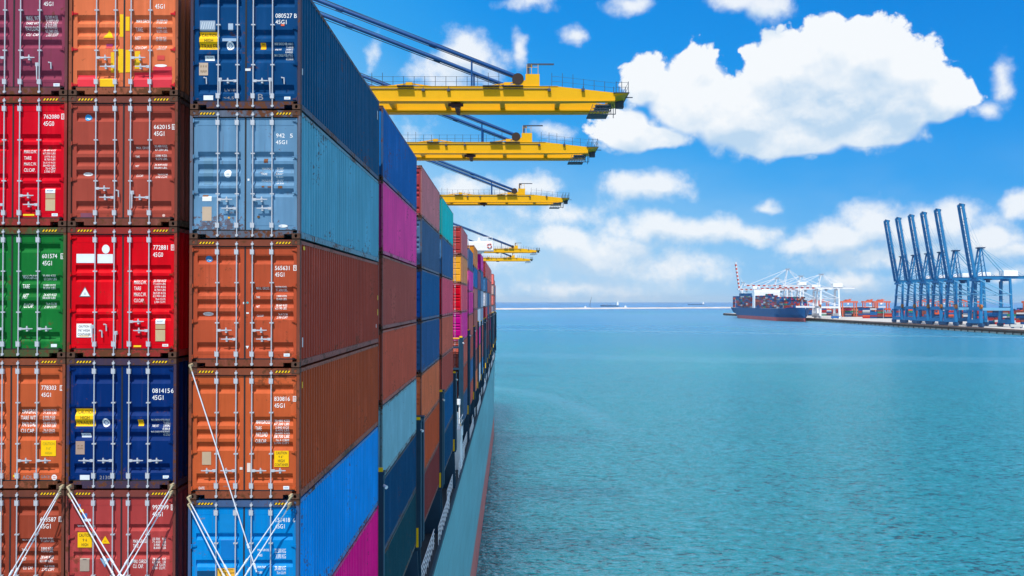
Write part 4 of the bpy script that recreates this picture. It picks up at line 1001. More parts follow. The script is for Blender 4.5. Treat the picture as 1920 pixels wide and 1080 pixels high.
# lashing bridges between the bays
gaps = [(32.75, 33.45, -6.15), (46.2, 48.2, -6.05), (61.0, 62.8, -6.1), (75.7, 77.2, -6.0), (86.2, 87.7, -3.5), (100.4, 102.7, -3.3), (115.5, 117.6, -3.3), (130.2, 131.2, -3.0),
        (143.8, 144.8, -3.2), (158, 159.5, -3.2), (169.5, 171.3, -3.2), (184.3, 185.6, -2.9), (198.6, 199.7, -2.9), (212.5, 213.3, -3.0), (226, 228, -3.0), (245, 246.5, -3.0), (259.4, 260.8, -3.0), (273.4, 274.8, -3.4), (287.5, 289, -3.6)]
for gi, (a, b, top) in enumerate(gaps):
    m = MB(); xo = HX - .06; zt = CAMZ + top
    w = min(.55, (b - a) * .45)
    ext = [(a, a + w)] + ([(b - w, b)] if b - a > 1.2 else [])
    for (ya, yb) in ext:
        m.box(xo - .34, xo, ya, yb, CAMZ - 12.35, zt)
        m.box(xo - .42, xo + .03, ya - .02, yb + .02, zt, zt + .12)
        m.box(xo, xo + .012, ya + .04, ya + .12, CAMZ - 12.2, zt - .2, 1)
        m.box(xo, xo + .012, yb - .12, yb - .04, CAMZ - 12.2, zt - .2, 1)
        # web plate that carries the outermost stack
        m.hexa([(xo - 1.35, ya, DZ), (xo - .05, ya, DZ), (xo - .05, ya + .12, DZ), (xo - 1.35, ya + .12, DZ)],
               [(xo - 1.25, ya, CAMZ - 12.45), (xo - .16, ya, CAMZ - 12.45), (xo - .16, ya + .12, CAMZ - 12.45), (xo - 1.25, ya + .12, CAMZ - 12.45)])
    for z in (-12.4, -9.3, -6.4):
        if z < top + .1: m.box(-50, xo - .35, a + .02, b - .02, CAMZ + z, CAMZ + z + .12)
    if top > -5: m.box(-50, xo - .35, a + .02, b - .02, zt - .9, zt - .75)
    for k in range(14):
        X = xo - 2.9 - k * 2.6; m.box(X - .13, X + .13, a + .1, a + .36, CAMZ - 12.4, zt)
    lb = m.build('lashing_bridge', [NAVY, material('navy_steel_edge', (.05, .12, .18), .5)], ship)
    m = MB()
    m.box(xo - .22, xo - .10, a - .07, a - .01, CAMZ - 12.25, CAMZ - 11.3); m.build('grab_rail', YSAFE, lb); m = MB()
    m.box(xo - .30, xo - .02, a - .03, a + .05, zt + .12, zt + .26)
    if top > -5 or gi == 3: m.box(-9, xo - .3, a - .04, a + .03, zt + .0, zt + .10); 
    m.build('safety_bar', YSAFE, lb)
    m = MB(); m.cyl((xo - .05, a + .1, zt - .35), (xo + .12, a - .08, zt - .42), .035, 8, .065); m.build('flood_light', WSTEEL, lb)
# deck edge railing in lengths
y = 36.0; k = 0
while y < 262:
    ln = 10.5 if y < 120 else 14
    m = MB(); xr = HX - .10 - (k % 2) * .22
    for z in (.30, .60, .88, 1.14): m.cyl((xr, y, DZ + z), (xr, y + ln, DZ + z), .022 if z < 1.1 else .028, 6)
    j = 0
    while j * 1.25 <= ln: m.cyl((xr, y + j * 1.25, DZ), (xr, y + j * 1.25, DZ + 1.14), .026, 6); j += 1
    m.build('railing', WSTEEL, ship); y += ln + .55; k += 1
# white service tower with its railed platform, in the open bay
m = MB()
m.box(-5.35, -4.62, 84.0, 86.6, DZ, CAMZ - 11.9); m.box(-4.62, -4.52, 84.5, 85.2, DZ, CAMZ - 12.6); m.box(-4.62, -4.52, 85.8, 86.3, DZ, CAMZ - 12.6)
m.box(-5.6, -4.50, 83.6, 87.0, CAMZ - 12.5, CAMZ - 11.6)
for z in (.5, 1.0):
    m.cyl((-5.6, 83.7, CAMZ - 11.6 + z), (-4.52, 83.7, CAMZ - 11.6 + z), .035, 6); m.cyl((-4.52, 83.7, CAMZ - 11.6 + z), (-4.52, 87, CAMZ - 11.6 + z), .035, 6)
for x in (-5.5, -5.0, -4.52): m.cyl((x, 83.7, CAMZ - 11.6), (x, 83.7, CAMZ - 10.6), .035, 6)
m.cyl((-5.1, 85, CAMZ - 11.6), (-5.1, 85, CAMZ - 10.2), .28, 10); m.cyl((-4.8, 86, CAMZ - 11.6), (-4.8, 86, CAMZ - 9.3), .07, 8); m.cyl((-4.9, 86, CAMZ - 9.6), (-4.9, 86, CAMZ - 9.1), .22, 10)
st = m.build('service_tower', WSTEEL, ship)
m = MB()
for i in range(14): m.box(-5.35, -4.95, 82.6, 82.9, CAMZ - 11 + i * .24, CAMZ - 10.93 + i * .24)
m.box(-5.40, -5.35, 82.5, 83, CAMZ - 11.2, CAMZ - 7.4); m.box(-4.95, -4.90, 82.5, 83, CAMZ - 11.2, CAMZ - 7.4)
m.build('ladder', WSTEEL, ship)
# engine casing frame in the open bay, and the bridge with its wing
m = MB()
m.box(-7.2, -6.95, 79, 86, DZ, CAMZ - 5.9); m.box(-5.0, -4.62, 87.72, 87.95, DZ + 3, CAMZ - 3.6)
m.box(-50, -7, 77.5, 86, DZ, CAMZ - 6.6)
m.build('engine_casing', material('casing_grey_blue', (.10, .15, .20), .6, var=.2), ship)
m = MB(); m.box(-47, -9, 159.8, 169, DZ, CAMZ + 8.2); m.box(-47, -7.5, 160.5, 168, CAMZ + 8.2, CAMZ + 10.9)
for t in range(7):
    m.box(-47.05, -8.95, 159.6, 169.1, DZ + 5 + t * 3.1, DZ + 5.15 + t * 3.1)
dk = m.build('deckhouse', WSTEEL, ship)
m = MB(); m.box(-8, -3.1, 161.2, 165.2, CAMZ + 8.9, CAMZ + 10.35); m.box(-8, -3.3, 161.4, 165.0, CAMZ + 10.35, CAMZ + 10.5)
m.hexa([(-9, 162, CAMZ + 6.4), (-8, 162, CAMZ + 6.4), (-8, 164, CAMZ + 6.4), (-9, 164, CAMZ + 6.4)], [(-9, 162, CAMZ + 8.9), (-4.6, 162, CAMZ + 8.9), (-4.6, 164, CAMZ + 8.9), (-9, 164, CAMZ + 8.9)])
for x in (-3.3, -4.1, -4.9): m.cyl((x, 161.5, CAMZ + 10.5), (x, 161.5, CAMZ + 11.3), .05, 6)
m.box(-5, -3.2, 161.45, 161.55, CAMZ + 11.2, CAMZ + 11.3); m.cyl((-5.6, 162, CAMZ + 10.5), (-5.6, 162, CAMZ + 11.2), .3, 10, .12)
m.build('bridge_wing', WSTEEL, ship)
m = MB(); c0 = (-3.75, 161.1, CAMZ + 9.7)
for i in range(16):
    a, b = i * math.pi / 8, (i + 1) * math.pi / 8
    m.cyl((c0[0] + .36 * math.cos(a), c0[1], c0[2] + .36 * math.sin(a)), (c0[0] + .36 * math.cos(b), c0[1], c0[2] + .36 * math.sin(b)), .08, 6, mi=0 if i % 4 else 1)
m.build('life_ring', [material('life_ring_red', (.6, .05, .02), .5), WSTEEL], ship)
m = MB(); m.box(-12, -4.9, 300, 304, DZ, DZ + 4.5); m.box(-4.9 - 1.5, -4.9, 250 + 38, 250 + 38.4, DZ, CAMZ - 4.0)
m.build('bow_bulwark', material('bow_navy', (.02, .05, .10), .6), ship)

# ------------------------------------------------------------------ yellow quay cranes reaching over the ship from the left
CRY = material('crane_yellow', (.72, .375, .0), .6, var=.10, scale=.6)
CRB = material('crane_stay_blue', (.002, .06, .22), .45, var=.15, scale=.4)
CRD = material('crane_dark_steel', (.05, .07, .11), .6, var=.3)
SHV = material('sheave_dark', (.04, .025, .02), .7)
def yellow_crane():
    root = thing('gantry_crane', 'yellow', 'crane', (0, 0, 0), 'yellow gantry cranes reaching over the ship')
    B0, B1, ZT, ZB = -58.0, 11.1, 57.9, 56.3
    for s in (-1, 1):
        m = MB(); y0, y1 = (s * 3.5, s * 2.35)
        m.hexa([(B0, y0, ZB), (5.0, y0, ZB), (5.0, y1, ZB), (B0, y1, ZB)], [(B0, y0, ZT), (5.0, y0, ZT), (5.0, y1, ZT), (B0, y1, ZT)])
        m.hexa([(5.0, y0, ZB), (B1, y0, ZB + .12), (B1, y1, ZB + .12), (5.0, y1, ZB)], [(5.0, y0, ZT), (B1, y0, ZT - .68), (B1, y1, ZT - .68), (5.0, y1, ZT)])
        m.box(B0, B1 - .6, y1 - .25 * s, y1 - .003 * s, ZB + .18, ZB + .34)
        m.box(B0, 5, y0 + .002 * s, y0 + .05 * s, ZB - .001, ZB + .05)
        m.box(B0, B1, y0 + .02 * s, y0 + .14 * s, ZB + .001, ZB + .06)
        for x in [-19 + 2.26 * i for i in range(11)]: m.box(x, x + .05, y0 + .015 * s, y0 - .02 * s, ZB + .12, ZT - .08)
        m.box(B0, 5, y0 + .06 * s, y0 - .3 * s, ZT, ZT + .035)
        gd = m.build('boom_girder', CRY, root)
        m = MB()       # cable tray and lamps under the walkway
        m.box(-40, 4, y0 + .02 * s, y0 + .10 * s, ZT - .30, ZT - .24)
        for x in (-17, -9.5, -6.8, 3.9, 7.5): m.box(x, x + .34, y0 + .05 * s, y0 + .35 * s, ZT - .55, ZT - .28); m.cyl((x + .17, y0 + .2 * s, ZT - .28), (x + .17, y0 + .2 * s, ZT), .03, 5)
        m.build('cable_tray', CRD, gd)
        # walkway railing
        m = MB(); x = -20.5; yr = s * 3.35
        top = lambda x: ZT if x < 5 else ZT - .68 * (x - 5) / 6.1
        while x < 12.4:
            if not (-1.0 < x < 4.2):
                if x <= 11.1: m.cyl((x, yr, top(x)), (x, yr, top(x) + (1.12 if rnd.random() < .8 else 1.5)), .028, 5)
            x += 1.13
        for a, b in ((-20.5, -1.2), (4.4, 11.1)):
            for h in (.55, 1.08): m.cyl((a, yr, top(a) + h), (min(b, 5), yr, top(5 if b > 5 else b) + h), .016, 4); 
            if b > 5:
                for h in (.55, 1.08): m.cyl((5, yr, top(5) + h), (b, yr, top(b) + h), .013, 4)
        m.build('walkway_railing', CRD, gd)
        m = MB()       # folded stay links lying along the top
        for a, b, c in ((-13.6, -10.9, -8.2), (-3.2, -.4, 1.4)):
            m.beam((a, s * 2.9, ZT + .06), (b, s * 2.9, ZT + .45), .15, .13); m.beam((b, s * 2.9, ZT + .45), (c, s * 2.9, ZT + (.06 if c < 0 else .75)), .15, .13)
            m.box(b - .35, b + .35, s * 2.7, s * 3.1, ZT, ZT + .55)
        m.build('stay_link', CRY, gd)
        m = MB()
        for a in (-12.1, 2.6 - 5.6, -.9, -16.8):
            m.box(a, a + (1.75 if a != -.9 else 2.2), s * 3.5 + s * .0, s * 4.1, ZT - .06, ZT - .0); m.box(a, a + (1.75 if a != -.9 else 2.2), s * 2.4, s * 3.49, ZT + .002, ZT + .08)
        m.build('side_platform', CRD, gd)
        # pylon for the stay
        m = MB(); m.box(1.55, 3.05, s * 2.5, s * 3.4, ZT, 59.25); m.hexa([(-1.2, s * 2.6, ZT), (1.55, s * 2.6, ZT), (1.55, s * 3.3, ZT), (-1.2, s * 3.3, ZT)], [(1.1, s * 2.6, ZT + .5), (1.55, s * 2.6, ZT + .75), (1.55, s * 3.3, ZT + .75), (1.1, s * 3.3, ZT + .5)])
        for x in (1.7, 2.2, 2.9): m.cyl((x, s * 3.3, 59.25), (x, s * 3.3, 60.3), .03, 5)
        m.cyl((1.7, s * 3.3, 60.0), (2.9, s * 3.3, 60.0), .02, 5)
        pyl = m.build('stay_pylon', CRY, root)
        m = MB(); m.cyl((.75, s * 2.5, 58.75), (.75, s * 3.35, 58.75), .62, 14); m.build('sheave', SHV, pyl)
        # stays up to the mast head
        m = MB(); x0, z0, sl = .9, 58.95, .385; xe = -57
        m.cyl((x0, s * 3.0, z0), (xe, s * 3.0, z0 + (x0 - xe) * sl), .21, 8)
        for x in (-8, -18, -30, -40, -25): m.cyl((x, s * 3.0, z0 + (x0 - x) * sl), (x - .7, s * 3.0, z0 + (x0 - x + .7) * sl), .27, 8)
        m.cyl((-4.2, s * 3.0, ZT), (-4.2, s * 3.0, z0 + (x0 + 4.2) * sl), .11, 6)
        m.build('stay', CRB, root)
        m = MB()
        for dz, xx, r in ((.62, .9, .035), (.85, .2, .03), (-.55, .6, .05)):
            m.cyl((xx, s * 3.05, z0 + dz * .3), (xe, s * 3.05, z0 + dz + (x0 - xe) * sl), r, 5)
        m.build('hoist_rope', CRD, root)
    m = MB()
    for x in [-50 + 6.1 * i for i in range(10)] + [B1 - .5]: m.box(x, x + .5, -2.35, 2.35, ZB + .38, ZB + 1.0)
    m.build('cross_tie', CRY, root)
    m = MB(); m.box(1.75, 2.0, -3.2, -3.05, 59.25, 60.28); m.box(1.75, 4.6, -3.2, -3.05, 60.28, 60.44); m.box(2.0, 2.3, -3.2, -3.05, 60.05, 60.28)
    m.build('service_davit', CRD, root)
    # tip platform and the slung maintenance basket
    m = MB()
    m.hexa([(B1, -3.4, ZB + .6), (B1 + .2, -3.4, ZB + .6), (B1 + .2, 3.4, ZB + .6), (B1, 3.4, ZB + .6)], [(B1, -3.6, ZT - .75), (12.5, -3.6, ZT - .75), (12.5, 3.6, ZT - .75), (B1, 3.6, ZT - .75)], 1)
    m.box(10.9, 12.6, -3.7, 3.7, ZT - .74, ZT - .66)
    for x in (11.2, 11.8, 12.5):
        for y in (-3.6, -1.2, 1.2, 3.6): m.cyl((x, y, ZT - .66), (x, y, ZT + .5), .035, 5)
    for z in (-.1, .4):
        m.cyl((11.2, -3.6, ZT + z), (12.5, -3.6, ZT + z), .02, 5); m.cyl((12.5, -3.6, ZT + z), (12.5, 3.6, ZT + z), .02, 5)
    m.box(12.3, 13.1, -2.6, -2.4, ZT - 1.0, ZT - .93); m.box(11.6, 12.4, -.4, .4, ZT - 1.6, ZT - .8)
    m.build('tip_platform', [CRD, CRY], root)
    m = MB()
    m.box(8.4, 10.6, -1.2, 1.2, 55.35, 55.45); m.box(9.3, 10.9, -1.4, 1.4, 56.3, 56.42)
    for i in range(7):
        x = 8.5 + i * .36; m.cyl((x, -1.2, 55.4), (x + .45, -1.2, 56.5), .03, 4)
    for z in (55.7, 56.0, 56.3): m.box(8.4 + (z - 55.4) * .8, 10.9, -1.25, -1.18, z, z + .1)
    m.cyl((10.9, -1.2, 55.4), (10.9, -1.2, 57), .04, 5); m.cyl((11.4, 1.0, 55.4), (11.4, 1.0, 57), .04, 5); m.cyl((11.4, -1.2, 55.4), (11.4, -1.2, 57), .04, 5); m.cyl((10.6, -1.2, 55.4), (11.4, -1.2, 55.4), .05, 5)
    m.build('maintenance_basket', CRD, root)
    m = MB(); m.box(-6.4, -5.4, -3.2, -2.3, 55.85, 56.5); m.cyl((-6.7, -3.1, 56.0), (-5.1, -3.1, 56.0), .18, 8); m.box(-6.1, -5.7, -3.2, 2.3, 56.0, 56.9)
    m.build('trolley', material('trolley_dark', (.05, .02, .02), .7), root)
    # mast and legs, standing on the quay beyond the ship
    m = MB()
    for y in (-3.0, 3.0): m.beam((-57, y, 56), (-59, y, 82.5), 1.0, 1.0)
    m.box(-60, -57, -3.6, 3.6, 80.5, 82); m.build('mast', CRY, root)
    for X, Y in ((-60, -11), (-60, 11), (-88, -11), (-88, 11)):
        m = MB(); m.beam((X, Y, 6.2), (X, Y * .75, 55), 1.5, 1.6); m.box(X - 1.2, X + 1.2, Y - 3.4, Y + 3.4, 5.0, 6.6); m.build('leg', CRY, root)
    m = MB(); 
    for X in (-60, -88): m.box(X - .7, X + .7, -11, 11, 17, 18.6); m.box(X - .7, X + .7, -9, 9, 54.8, 56.2)
    for Y in (-10.3, 10.3): m.box(-88, -60, Y - .5, Y + .5, 17.1, 18.4)
    m.build('portal_frame', CRY, root)
    m = MB(); m.box(-104, -60, -3.5, -2.35, ZB, ZT); m.box(-104, -60, 2.35, 3.5, ZB, ZT); m.box(-84, -70, -3.4, 3.4, ZT, ZT + 4); m.build('machinery_house', CRY, root)
    return root
yc = yellow_crane()
words = ['nearest and largest yellow gantry crane boom, reaching over the ship from the left', 'second yellow gantry crane boom, just below and beyond the nearest one',
         'third yellow gantry crane boom, halfway down towards the horizon', 'fourth, small yellow gantry crane boom beside the white bridge wing', 'farthest and smallest yellow gantry crane boom, lowest above the sea']
for i, d in enumerate((101.5, 136.0, 201.5, 404.0, 488.0)):
    o = yc if i == 0 else copy_tree(yc)
    o.location = ((0, 0, 0, 0, -1.0)[i], d, 0); o['label'] = words[i]

# ------------------------------------------------------------------ ship-to-shore cranes on the far quay
def sts_crane(label, group, mats, gz, az, boom, angle, stripes, gauge=36.0, width=27.0, back=26.0, lean=6.0, truss=True):
    """X landward from the quay-side legs, Y along the quay, Z up from the quay"""
    main, light, dark = mats
    root = thing('quay_crane', label, 'crane', (0, 0, 0), group)
    hw = width / 2
    for X in (0, gauge):
        for s in (-1, 1):
            m = MB(); xl = X + (3.2 if X == 0 else 0); xm = X + (1.1 if X == 0 else 0); m.beam((X, s * hw, 4.5), (xm, s * (hw - 1.8), gz * .37), 3.6, 2.8, w1=3.2, h1=2.5); m.beam((xm, s * (hw - 1.8), gz * .37), (xl, s * (hw - 4.4), gz), 2.6, 2.3, w1=2.2, h1=2.0)
            leg = m.build('leg', main, root)
            m = MB(); m.box(X - 1.3, X + 1.3, s * hw - 6.0, s * hw + 4.5, 1.2, 4.3)
            for k in range(8): m.cyl((X - .7, s * hw - 5.2 + k * 1.25, .55), (X + .7, s * hw - 5.2 + k * 1.25, .55), .55, 8)
            m.build('bogie', dark, leg)
        m = MB(); m.box(X - 1.7, X + 1.7, -hw - .8, hw + .8, 4.31, 8.6); m.build('sill_beam', main, root)
        m = MB(); m.box(X - 1.1, X + 1.1, -hw + 2.2, hw - 2.2, gz * .34, gz * .34 + 4.0); m.build('portal_beam', main, root)
        m = MB(); m.box(X - .9, X + .9, -hw + 4.5, hw - 4.5, gz - 2.8, gz); m.build('cross_beam', main, root)
        m = MB(); m.box(X - .5, X + .5, -hw + 3.4, hw - 3.4, gz * .68, gz * .68 + 1.1); m.build('tie_beam', light, root)
    for s in (-1, 1):
        m = MB(); y = s * (hw - 2.0)
        m.box(0, gauge, y - .7, y + .7, gz * .34 + .1, gz * .34 + 3.2)
        y2 = s * (hw - 3.2)
        m.beam((0, y2, gz * .66), (gauge, y2, gz * .66), .8, .8)
        m.beam((0, y2, gz * .98), (gauge, y, gz * .66 + .3), 1.0, 1.0); m.beam((0, y2, gz * .64), (gauge, y, gz * .44), 1.0, 1.0)
        m.beam((0, y2, gz * .82), (gauge * .55, y, gz * .66), .7, .7)
        m.build('side_bracing', light, root)
    m = MB()
    for y in (-3.6, 3.6): m.box(-1.5, gauge + back, y - .8, y + .8, gz, gz + 3.0)
    for k in range(9): m.box(k * (gauge + back) / 9, k * (gauge + back) / 9 + .8, -2.8, 2.8, gz + .3, gz + 1.6)
    m.box(-1.0, gauge + back, -4.9, -4.4, gz + 3.0, gz + 3.2); m.box(-1.0, gauge + back, 4.4, 4.9, gz + 3.0, gz + 3.2)
    m.build('girder', main, root)
    m = MB()
    for k in range(22): m.cyl((k * 2.9, -4.8, gz + 3.2), (k * 2.9, -4.8, gz + 4.3), .07, 4)
    m.cyl((0, -4.8, gz + 4.3), (61, -4.8, gz + 4.3), .06, 4); m.build('walkway_railing', dark, root)
    # boom, hinged at the quay side
    ca, sa = math.cos(angle), math.sin(angle)
    P = lambda l, y, h: (-1.6 - l * ca + h * sa, y, gz + 1.5 + l * sa + h * ca)
    n = 15 if stripes else 1; BW = 3.6 if stripes else 4.9; BH_ = 1.05 if stripes else 1.5
    m = MB()
    for y in (-BW, BW):
        for k in range(n):
            a, b = boom * k / n, boom * (k + 1) / n
            q0 = [P(a, y + dy, h) for dy, h in ((-.75, -BH_), (.75, -BH_), (.75, BH_), (-.75, BH_))]; q1 = [P(b, y + dy, h) for dy, h in ((-.75, -BH_), (.75, -BH_), (.75, BH_), (-.75, BH_))]
            m.add(q0 + q1, [(0, 1, 2, 3), (4, 7, 6, 5), (0, 4, 5, 1), (1, 5, 6, 2), (2, 6, 7, 3), (3, 7, 4, 0)], k % 2)
    for k in range(13):
        l = boom * (k + .3) / 13
        if k in (10, 11): continue
        m.beam(P(l, -BW + .7, 0), P(l, BW - .7, 0), .7, .7)
        if truss and k < 10: m.beam(P(l, -BW + .7, .5), P(l + boom / 13, BW - .7, .5), .3, .3)
    m.beam(P(boom - .6, -BW - .6, 0), P(boom - .6, BW + .6, 0), 1.6, 2.8)
    m.build('boom', [main, stripes or main], root)
    m = MB()
    for k in range(16):
        l = boom * k / 16; m.beam(P(l, -5.0, 1.4), P(l, -5.0, 2.5), .1, .1)
    m.beam(P(2, -5.0, 1.4), P(boom - 2, -5.0, 1.4), .5, .15); m.beam(P(2, -5.0, 2.4), P(boom - 2, -5.0, 2.4), .1, .1)
    m.beam(P(boom * .80, 0, 1.5), P(boom * .80, 0, 3.4), 5.5, 1.2)
    m.beam(P(boom * .98, 0, 1.2), P(boom * 1.01, 0, 2.2), 6.5, 1.6)
    m.build('boom_walkway', dark, root)
    # A-frame
    m = MB(); ax = lean
    for y in (-4.2, 4.2):
        m.beam((.5, y, gz + 3), (ax, y * .7, az), 1.5 if truss else 1.0, 1.5 if truss else 1.0)
        if truss: m.beam((ax + 5.5, y, gz + 3), (ax + 1, y * .7, az), .9, .9)
        for k in range(5 if truss else 0):
            f0, f1 = k / 5, (k + 1) / 5
            m.beam((.5 + (ax - .5) * f0, y * (1 - .3 * f0), gz + 3 + (az - gz - 3) * f0), (ax + 5.5 - 4.5 * f1, y * (1 - .3 * f1), gz + 3 + (az - gz - 3) * f1), .5, .5)
    for k in range(4):
        f = .2 + k * .25; m.beam((.5 + (ax - .5) * f, -4.2 * (1 - .3 * f), gz + 3 + (az - gz - 3) * f), (.5 + (ax - .5) * f, 4.2 * (1 - .3 * f), gz + 3 + (az - gz - 3) * f), .6, .6)
    m.build('mast', main, root)
    m = MB(); m.box(ax - 2.5, ax + 4.5, -4.2, 4.2, az - .6, az + .5); m.box(ax - 3, ax + 5, -4.6, 4.6, az + .5, az + .7)
    for x in (ax - 3, ax + 1, ax + 5): m.cyl((x, -4.6, az + .7), (x, -4.6, az + 2), .09, 4)
    m.cyl((ax + 2, 0, az + .7), (ax + 2, 0, az + 4), .09, 4); m.build('mast_platform', dark, root)
    m = MB()
    for y in (-3.0, 3.0):
        m.beam((ax + 1, y, az), (gauge, y * 1.2, gz + 3), .75 if truss else .5, .75 if truss else .5)
        m.beam((ax + 1, y, az), (gauge + back * .75, y * 1.2, gz + 3), .3, .3)
        if angle < .3:
            m.beam((ax, y, az), P(boom * .48, y * 1.2, 1.2), .35, .35); m.beam((ax, y, az), P(boom * .88, y * 1.2, 1.2), .35, .35)
        else:
            m.beam((ax, y, az), P(boom * .62, y * 1.2, 1.2), .14, .14); m.beam((ax, y, az), P(boom * .95, y * 1.2, 1.2), .12, .12)
    m.build('stay', light if angle > .3 else main, root)
    m = MB(); a = gauge - 5 if angle > .3 else gauge - 8
    m.box(a, a + 16, -5.5, 5.5, gz + 3.6, gz + 9.0); m.box(a + 1, a + 15, -5.2, 5.2, gz + 9.0, gz + 9.4); m.box(a - .4, a + 16.4, -5.8, 5.8, gz + 3.2, gz + 3.6)
    m.build('machinery_house', WSTEEL, root)
    m = MB(); m.box(14, 17, -2, 2, gz - 4.2, gz - 1.2); m.box(12, 19, -2.8, 2.8, gz - 1.2, gz - .2); m.build('operator_cab', dark, root)
    m = MB(); m.box(-.8 + gauge, gauge + 2.6, hw - 1.6, hw - .2, 6, gz * .95)
    for k in range(10): m.box(gauge + .9, gauge + 2.9, hw - 4.0, hw - .1, 7 + k * gz * .088, 7.25 + k * gz * .088)
    m.build('stair_tower', dark, root)
    m = MB(); m.cyl((-.6, -hw + .3, gz * .42), (1.6, -hw + .3, gz * .42), 2.6, 16); m.build('cable_reel', material('reel_orange', (.35, .12, .03), .6), root)
    return root

BMAIN = material('crane_blue', (.010, .155, .36), .45, var=.12, scale=.1); BLIGHT = material('crane_light_blue', (.13, .36, .56), .4, var=.1, scale=.1); BDARK = material('crane_dark_blue', (.015, .07, .17), .6, var=.2)
proto = sts_crane('blue', 'blue quay cranes with raised booms', (BMAIN, BLIGHT, BDARK), 55.5, 91.0, 85.0, R(80.5), None)
bw = ['leftmost of the six blue quay cranes with raised booms', 'second blue quay crane from the left, boom raised', 'third blue quay crane from the left, boom raised',
      'fourth blue quay crane from the left, boom raised', 'fifth blue quay crane from the left, boom raised', 'rightmost, tallest looking blue quay crane, standing apart from the others']
for i, d in enumerate((1273, 1235, 1195, 1159, 1121, 1062)):
    o = proto if i == 0 else copy_tree(proto)
    o.location = (534, d, 5.5); o['label'] = bw[i]
WC = material('crane_white', (.70, .73, .77), .45, var=.06, scale=.1); WG = material('crane_grey', (.45, .50, .56), .6); RS = material('crane_red_stripe', (.62, .07, .03), .5)
wg = 'white quay cranes with red striped booms'
low = sts_crane('w', wg, (WC, WC, WG), 51.5, 77.0, 72.0, R(0.5), RS, gauge=34, back=30, truss=False)
tall = sts_crane('w', wg, (WC, WC, WG), 58.5, 93.0, 78.0, R(0.5), RS, gauge=34, back=24, truss=False)
up = sts_crane('white quay crane behind the blue ship, red striped boom raised', wg, (WC, WC, WG), 55.0, 73.0, 64.0, R(82), RS, gauge=34, back=24, truss=False)
up.location = (534, 2150, 5.5)
low.location = (537, 1616, 5.5); low['label'] = 'nearest white quay crane, standing clear of the blue ship\'s bow on the quay'
o = copy_tree(low); o.location = (537, 1730, 5.5); o['label'] = 'second nearest white quay crane over the front half of the blue ship'
tall.location = (537, 1812, 5.5); tall['label'] = 'tallest white quay crane, its mast rising above the middle of the blue ship'
o = copy_tree(low); o.location = (537, 1885, 5.5); o['label'] = 'low white quay crane behind the blue ship, left of the tallest one'

# orange yard gantries behind the container stacks
ORG = material('yard_crane_orange', (.58, .13, .07), .5, var=.12, scale=.1)
def yard_gantry():
    root = thing('yard_gantry', 'o', 'crane', (0, 0, 0), 'orange yard gantries over the container stacks')
    for x in (-13, 13):
        for y in (-6, 6):
            m = MB(); m.box(x - .9, x + .9, y - .9, y + .9, 1.2, 28); m.build('leg', ORG, root)
        m = MB(); m.box(x - 1, x + 1, -9, 9, .6, 2.4); m.build('sill_beam', ORG, root)
    m = MB()
    for y in (-6, 6): m.box(-16, 16, y - 1, y + 1, 27, 30)
    for x in (-15, 15): m.box(x - .6, x + .6, -6, 6, 27.3, 29)
    m.build('girder', ORG, root)
    m = MB(); m.box(-5, 3, -5, 5, 30, 33); m.box(-8, -5, -3, 3, 30, 31.6); m.box(2, 5, -3, 3, 33, 34); m.build('trolley', ORG, root)
    m = MB(); m.box(-4, -1.5, -7.2, -5, 23.5, 26.4); m.build('operator_cab', WSTEEL, root)
    return root
yg = yard_gantry()
spots = [(640, 1750), (706, 1760), (640, 1950), (740, 1900), (690, 2050), (760, 1700), (800, 1760), (840, 1690), (880, 1800), (742, 1580), (850, 1500), (915, 1540), (960, 1600), (905, 1370), (1020, 1620), (800, 1990)]
spots.sort(key=lambda q: q[0] / q[1])
for i, (x, y) in enumerate(spots):
    o = yg if i == 0 else copy_tree(yg)
    o.location = (x, y, 5.5); o['label'] = 'orange yard gantry over the far container stacks, %s from the left' % ORD[i]

# ------------------------------------------------------------------ the blue container ship at the far quay
bs = thing('container_ship', 'blue container ship moored beneath the white cranes, red below the waterline', 'ship', (0, 0, 0))
BH = material('ship_blue_paint', (.001, .062, .19), .45, var=.12, scale=.05); RB = material('ship_red_paint', (.40, .075, .085), .55, var=.3, scale=.1)
SY0, SY1, CX, HB = 1572.0, 2010.0, 500.0, 26.0
def half(y, f):     # f 0 at the water, 1 at the deck
    a = (y - SY0) / 62.0; fine = (.26 + .74 * min(1, max(0, a)) ** .65) if f > .5 else min(1, max(0, (a - .35) / 1.1)) ** .7
    a2 = (SY1 - y) / 50.0; st = min(1, max(0, a2)) ** .35 if f > .5 else min(1, max(0, (a2 - .5) / .9)) ** .8
    return HB * max(.015, min(fine, st if f <= .5 else max(.82, st)))
m = MB(); ys = [SY0 - 6 + 0] + [SY0 + i * 6 for i in range(14)] + [SY0 + 90 + i * 30 for i in range(9)] + [SY1 - 60 + i * 10 for i in range(7)]
zs = [(-2, 0), (6.6, .3), (6.601, .3), (12, .75), (22.0, 1.0)]
def hw_(y, f): return half(y, 0) * (1 - f) + half(y, 1) * f if y > SY0 - 1 else .3
for k in (0, 2, 3):
    (za, fa), (zb, fb) = zs[k], zs[k + 1]
    for s in (-1, 1):
        vs = [(CX + s * hw_(y, fa), y, za) for y in ys] + [(CX + s * hw_(y, fb), y, zb + (2.2 if (fb == 1 and y < SY0 + 40) else 0)) for y in ys]; n = len(ys)
        m.add(vs, [(i, i + 1, n + i + 1, n + i) for i in range(n - 1)], 1 if k == 0 else 0)
m.add([(CX - hw_(y, 1), y, 21.9) for y in ys] + [(CX + hw_(y, 1), y, 21.9) for y in ys], [(i, len(ys) + i, len(ys) + i + 1, i + 1) for i in range(len(ys) - 1)])
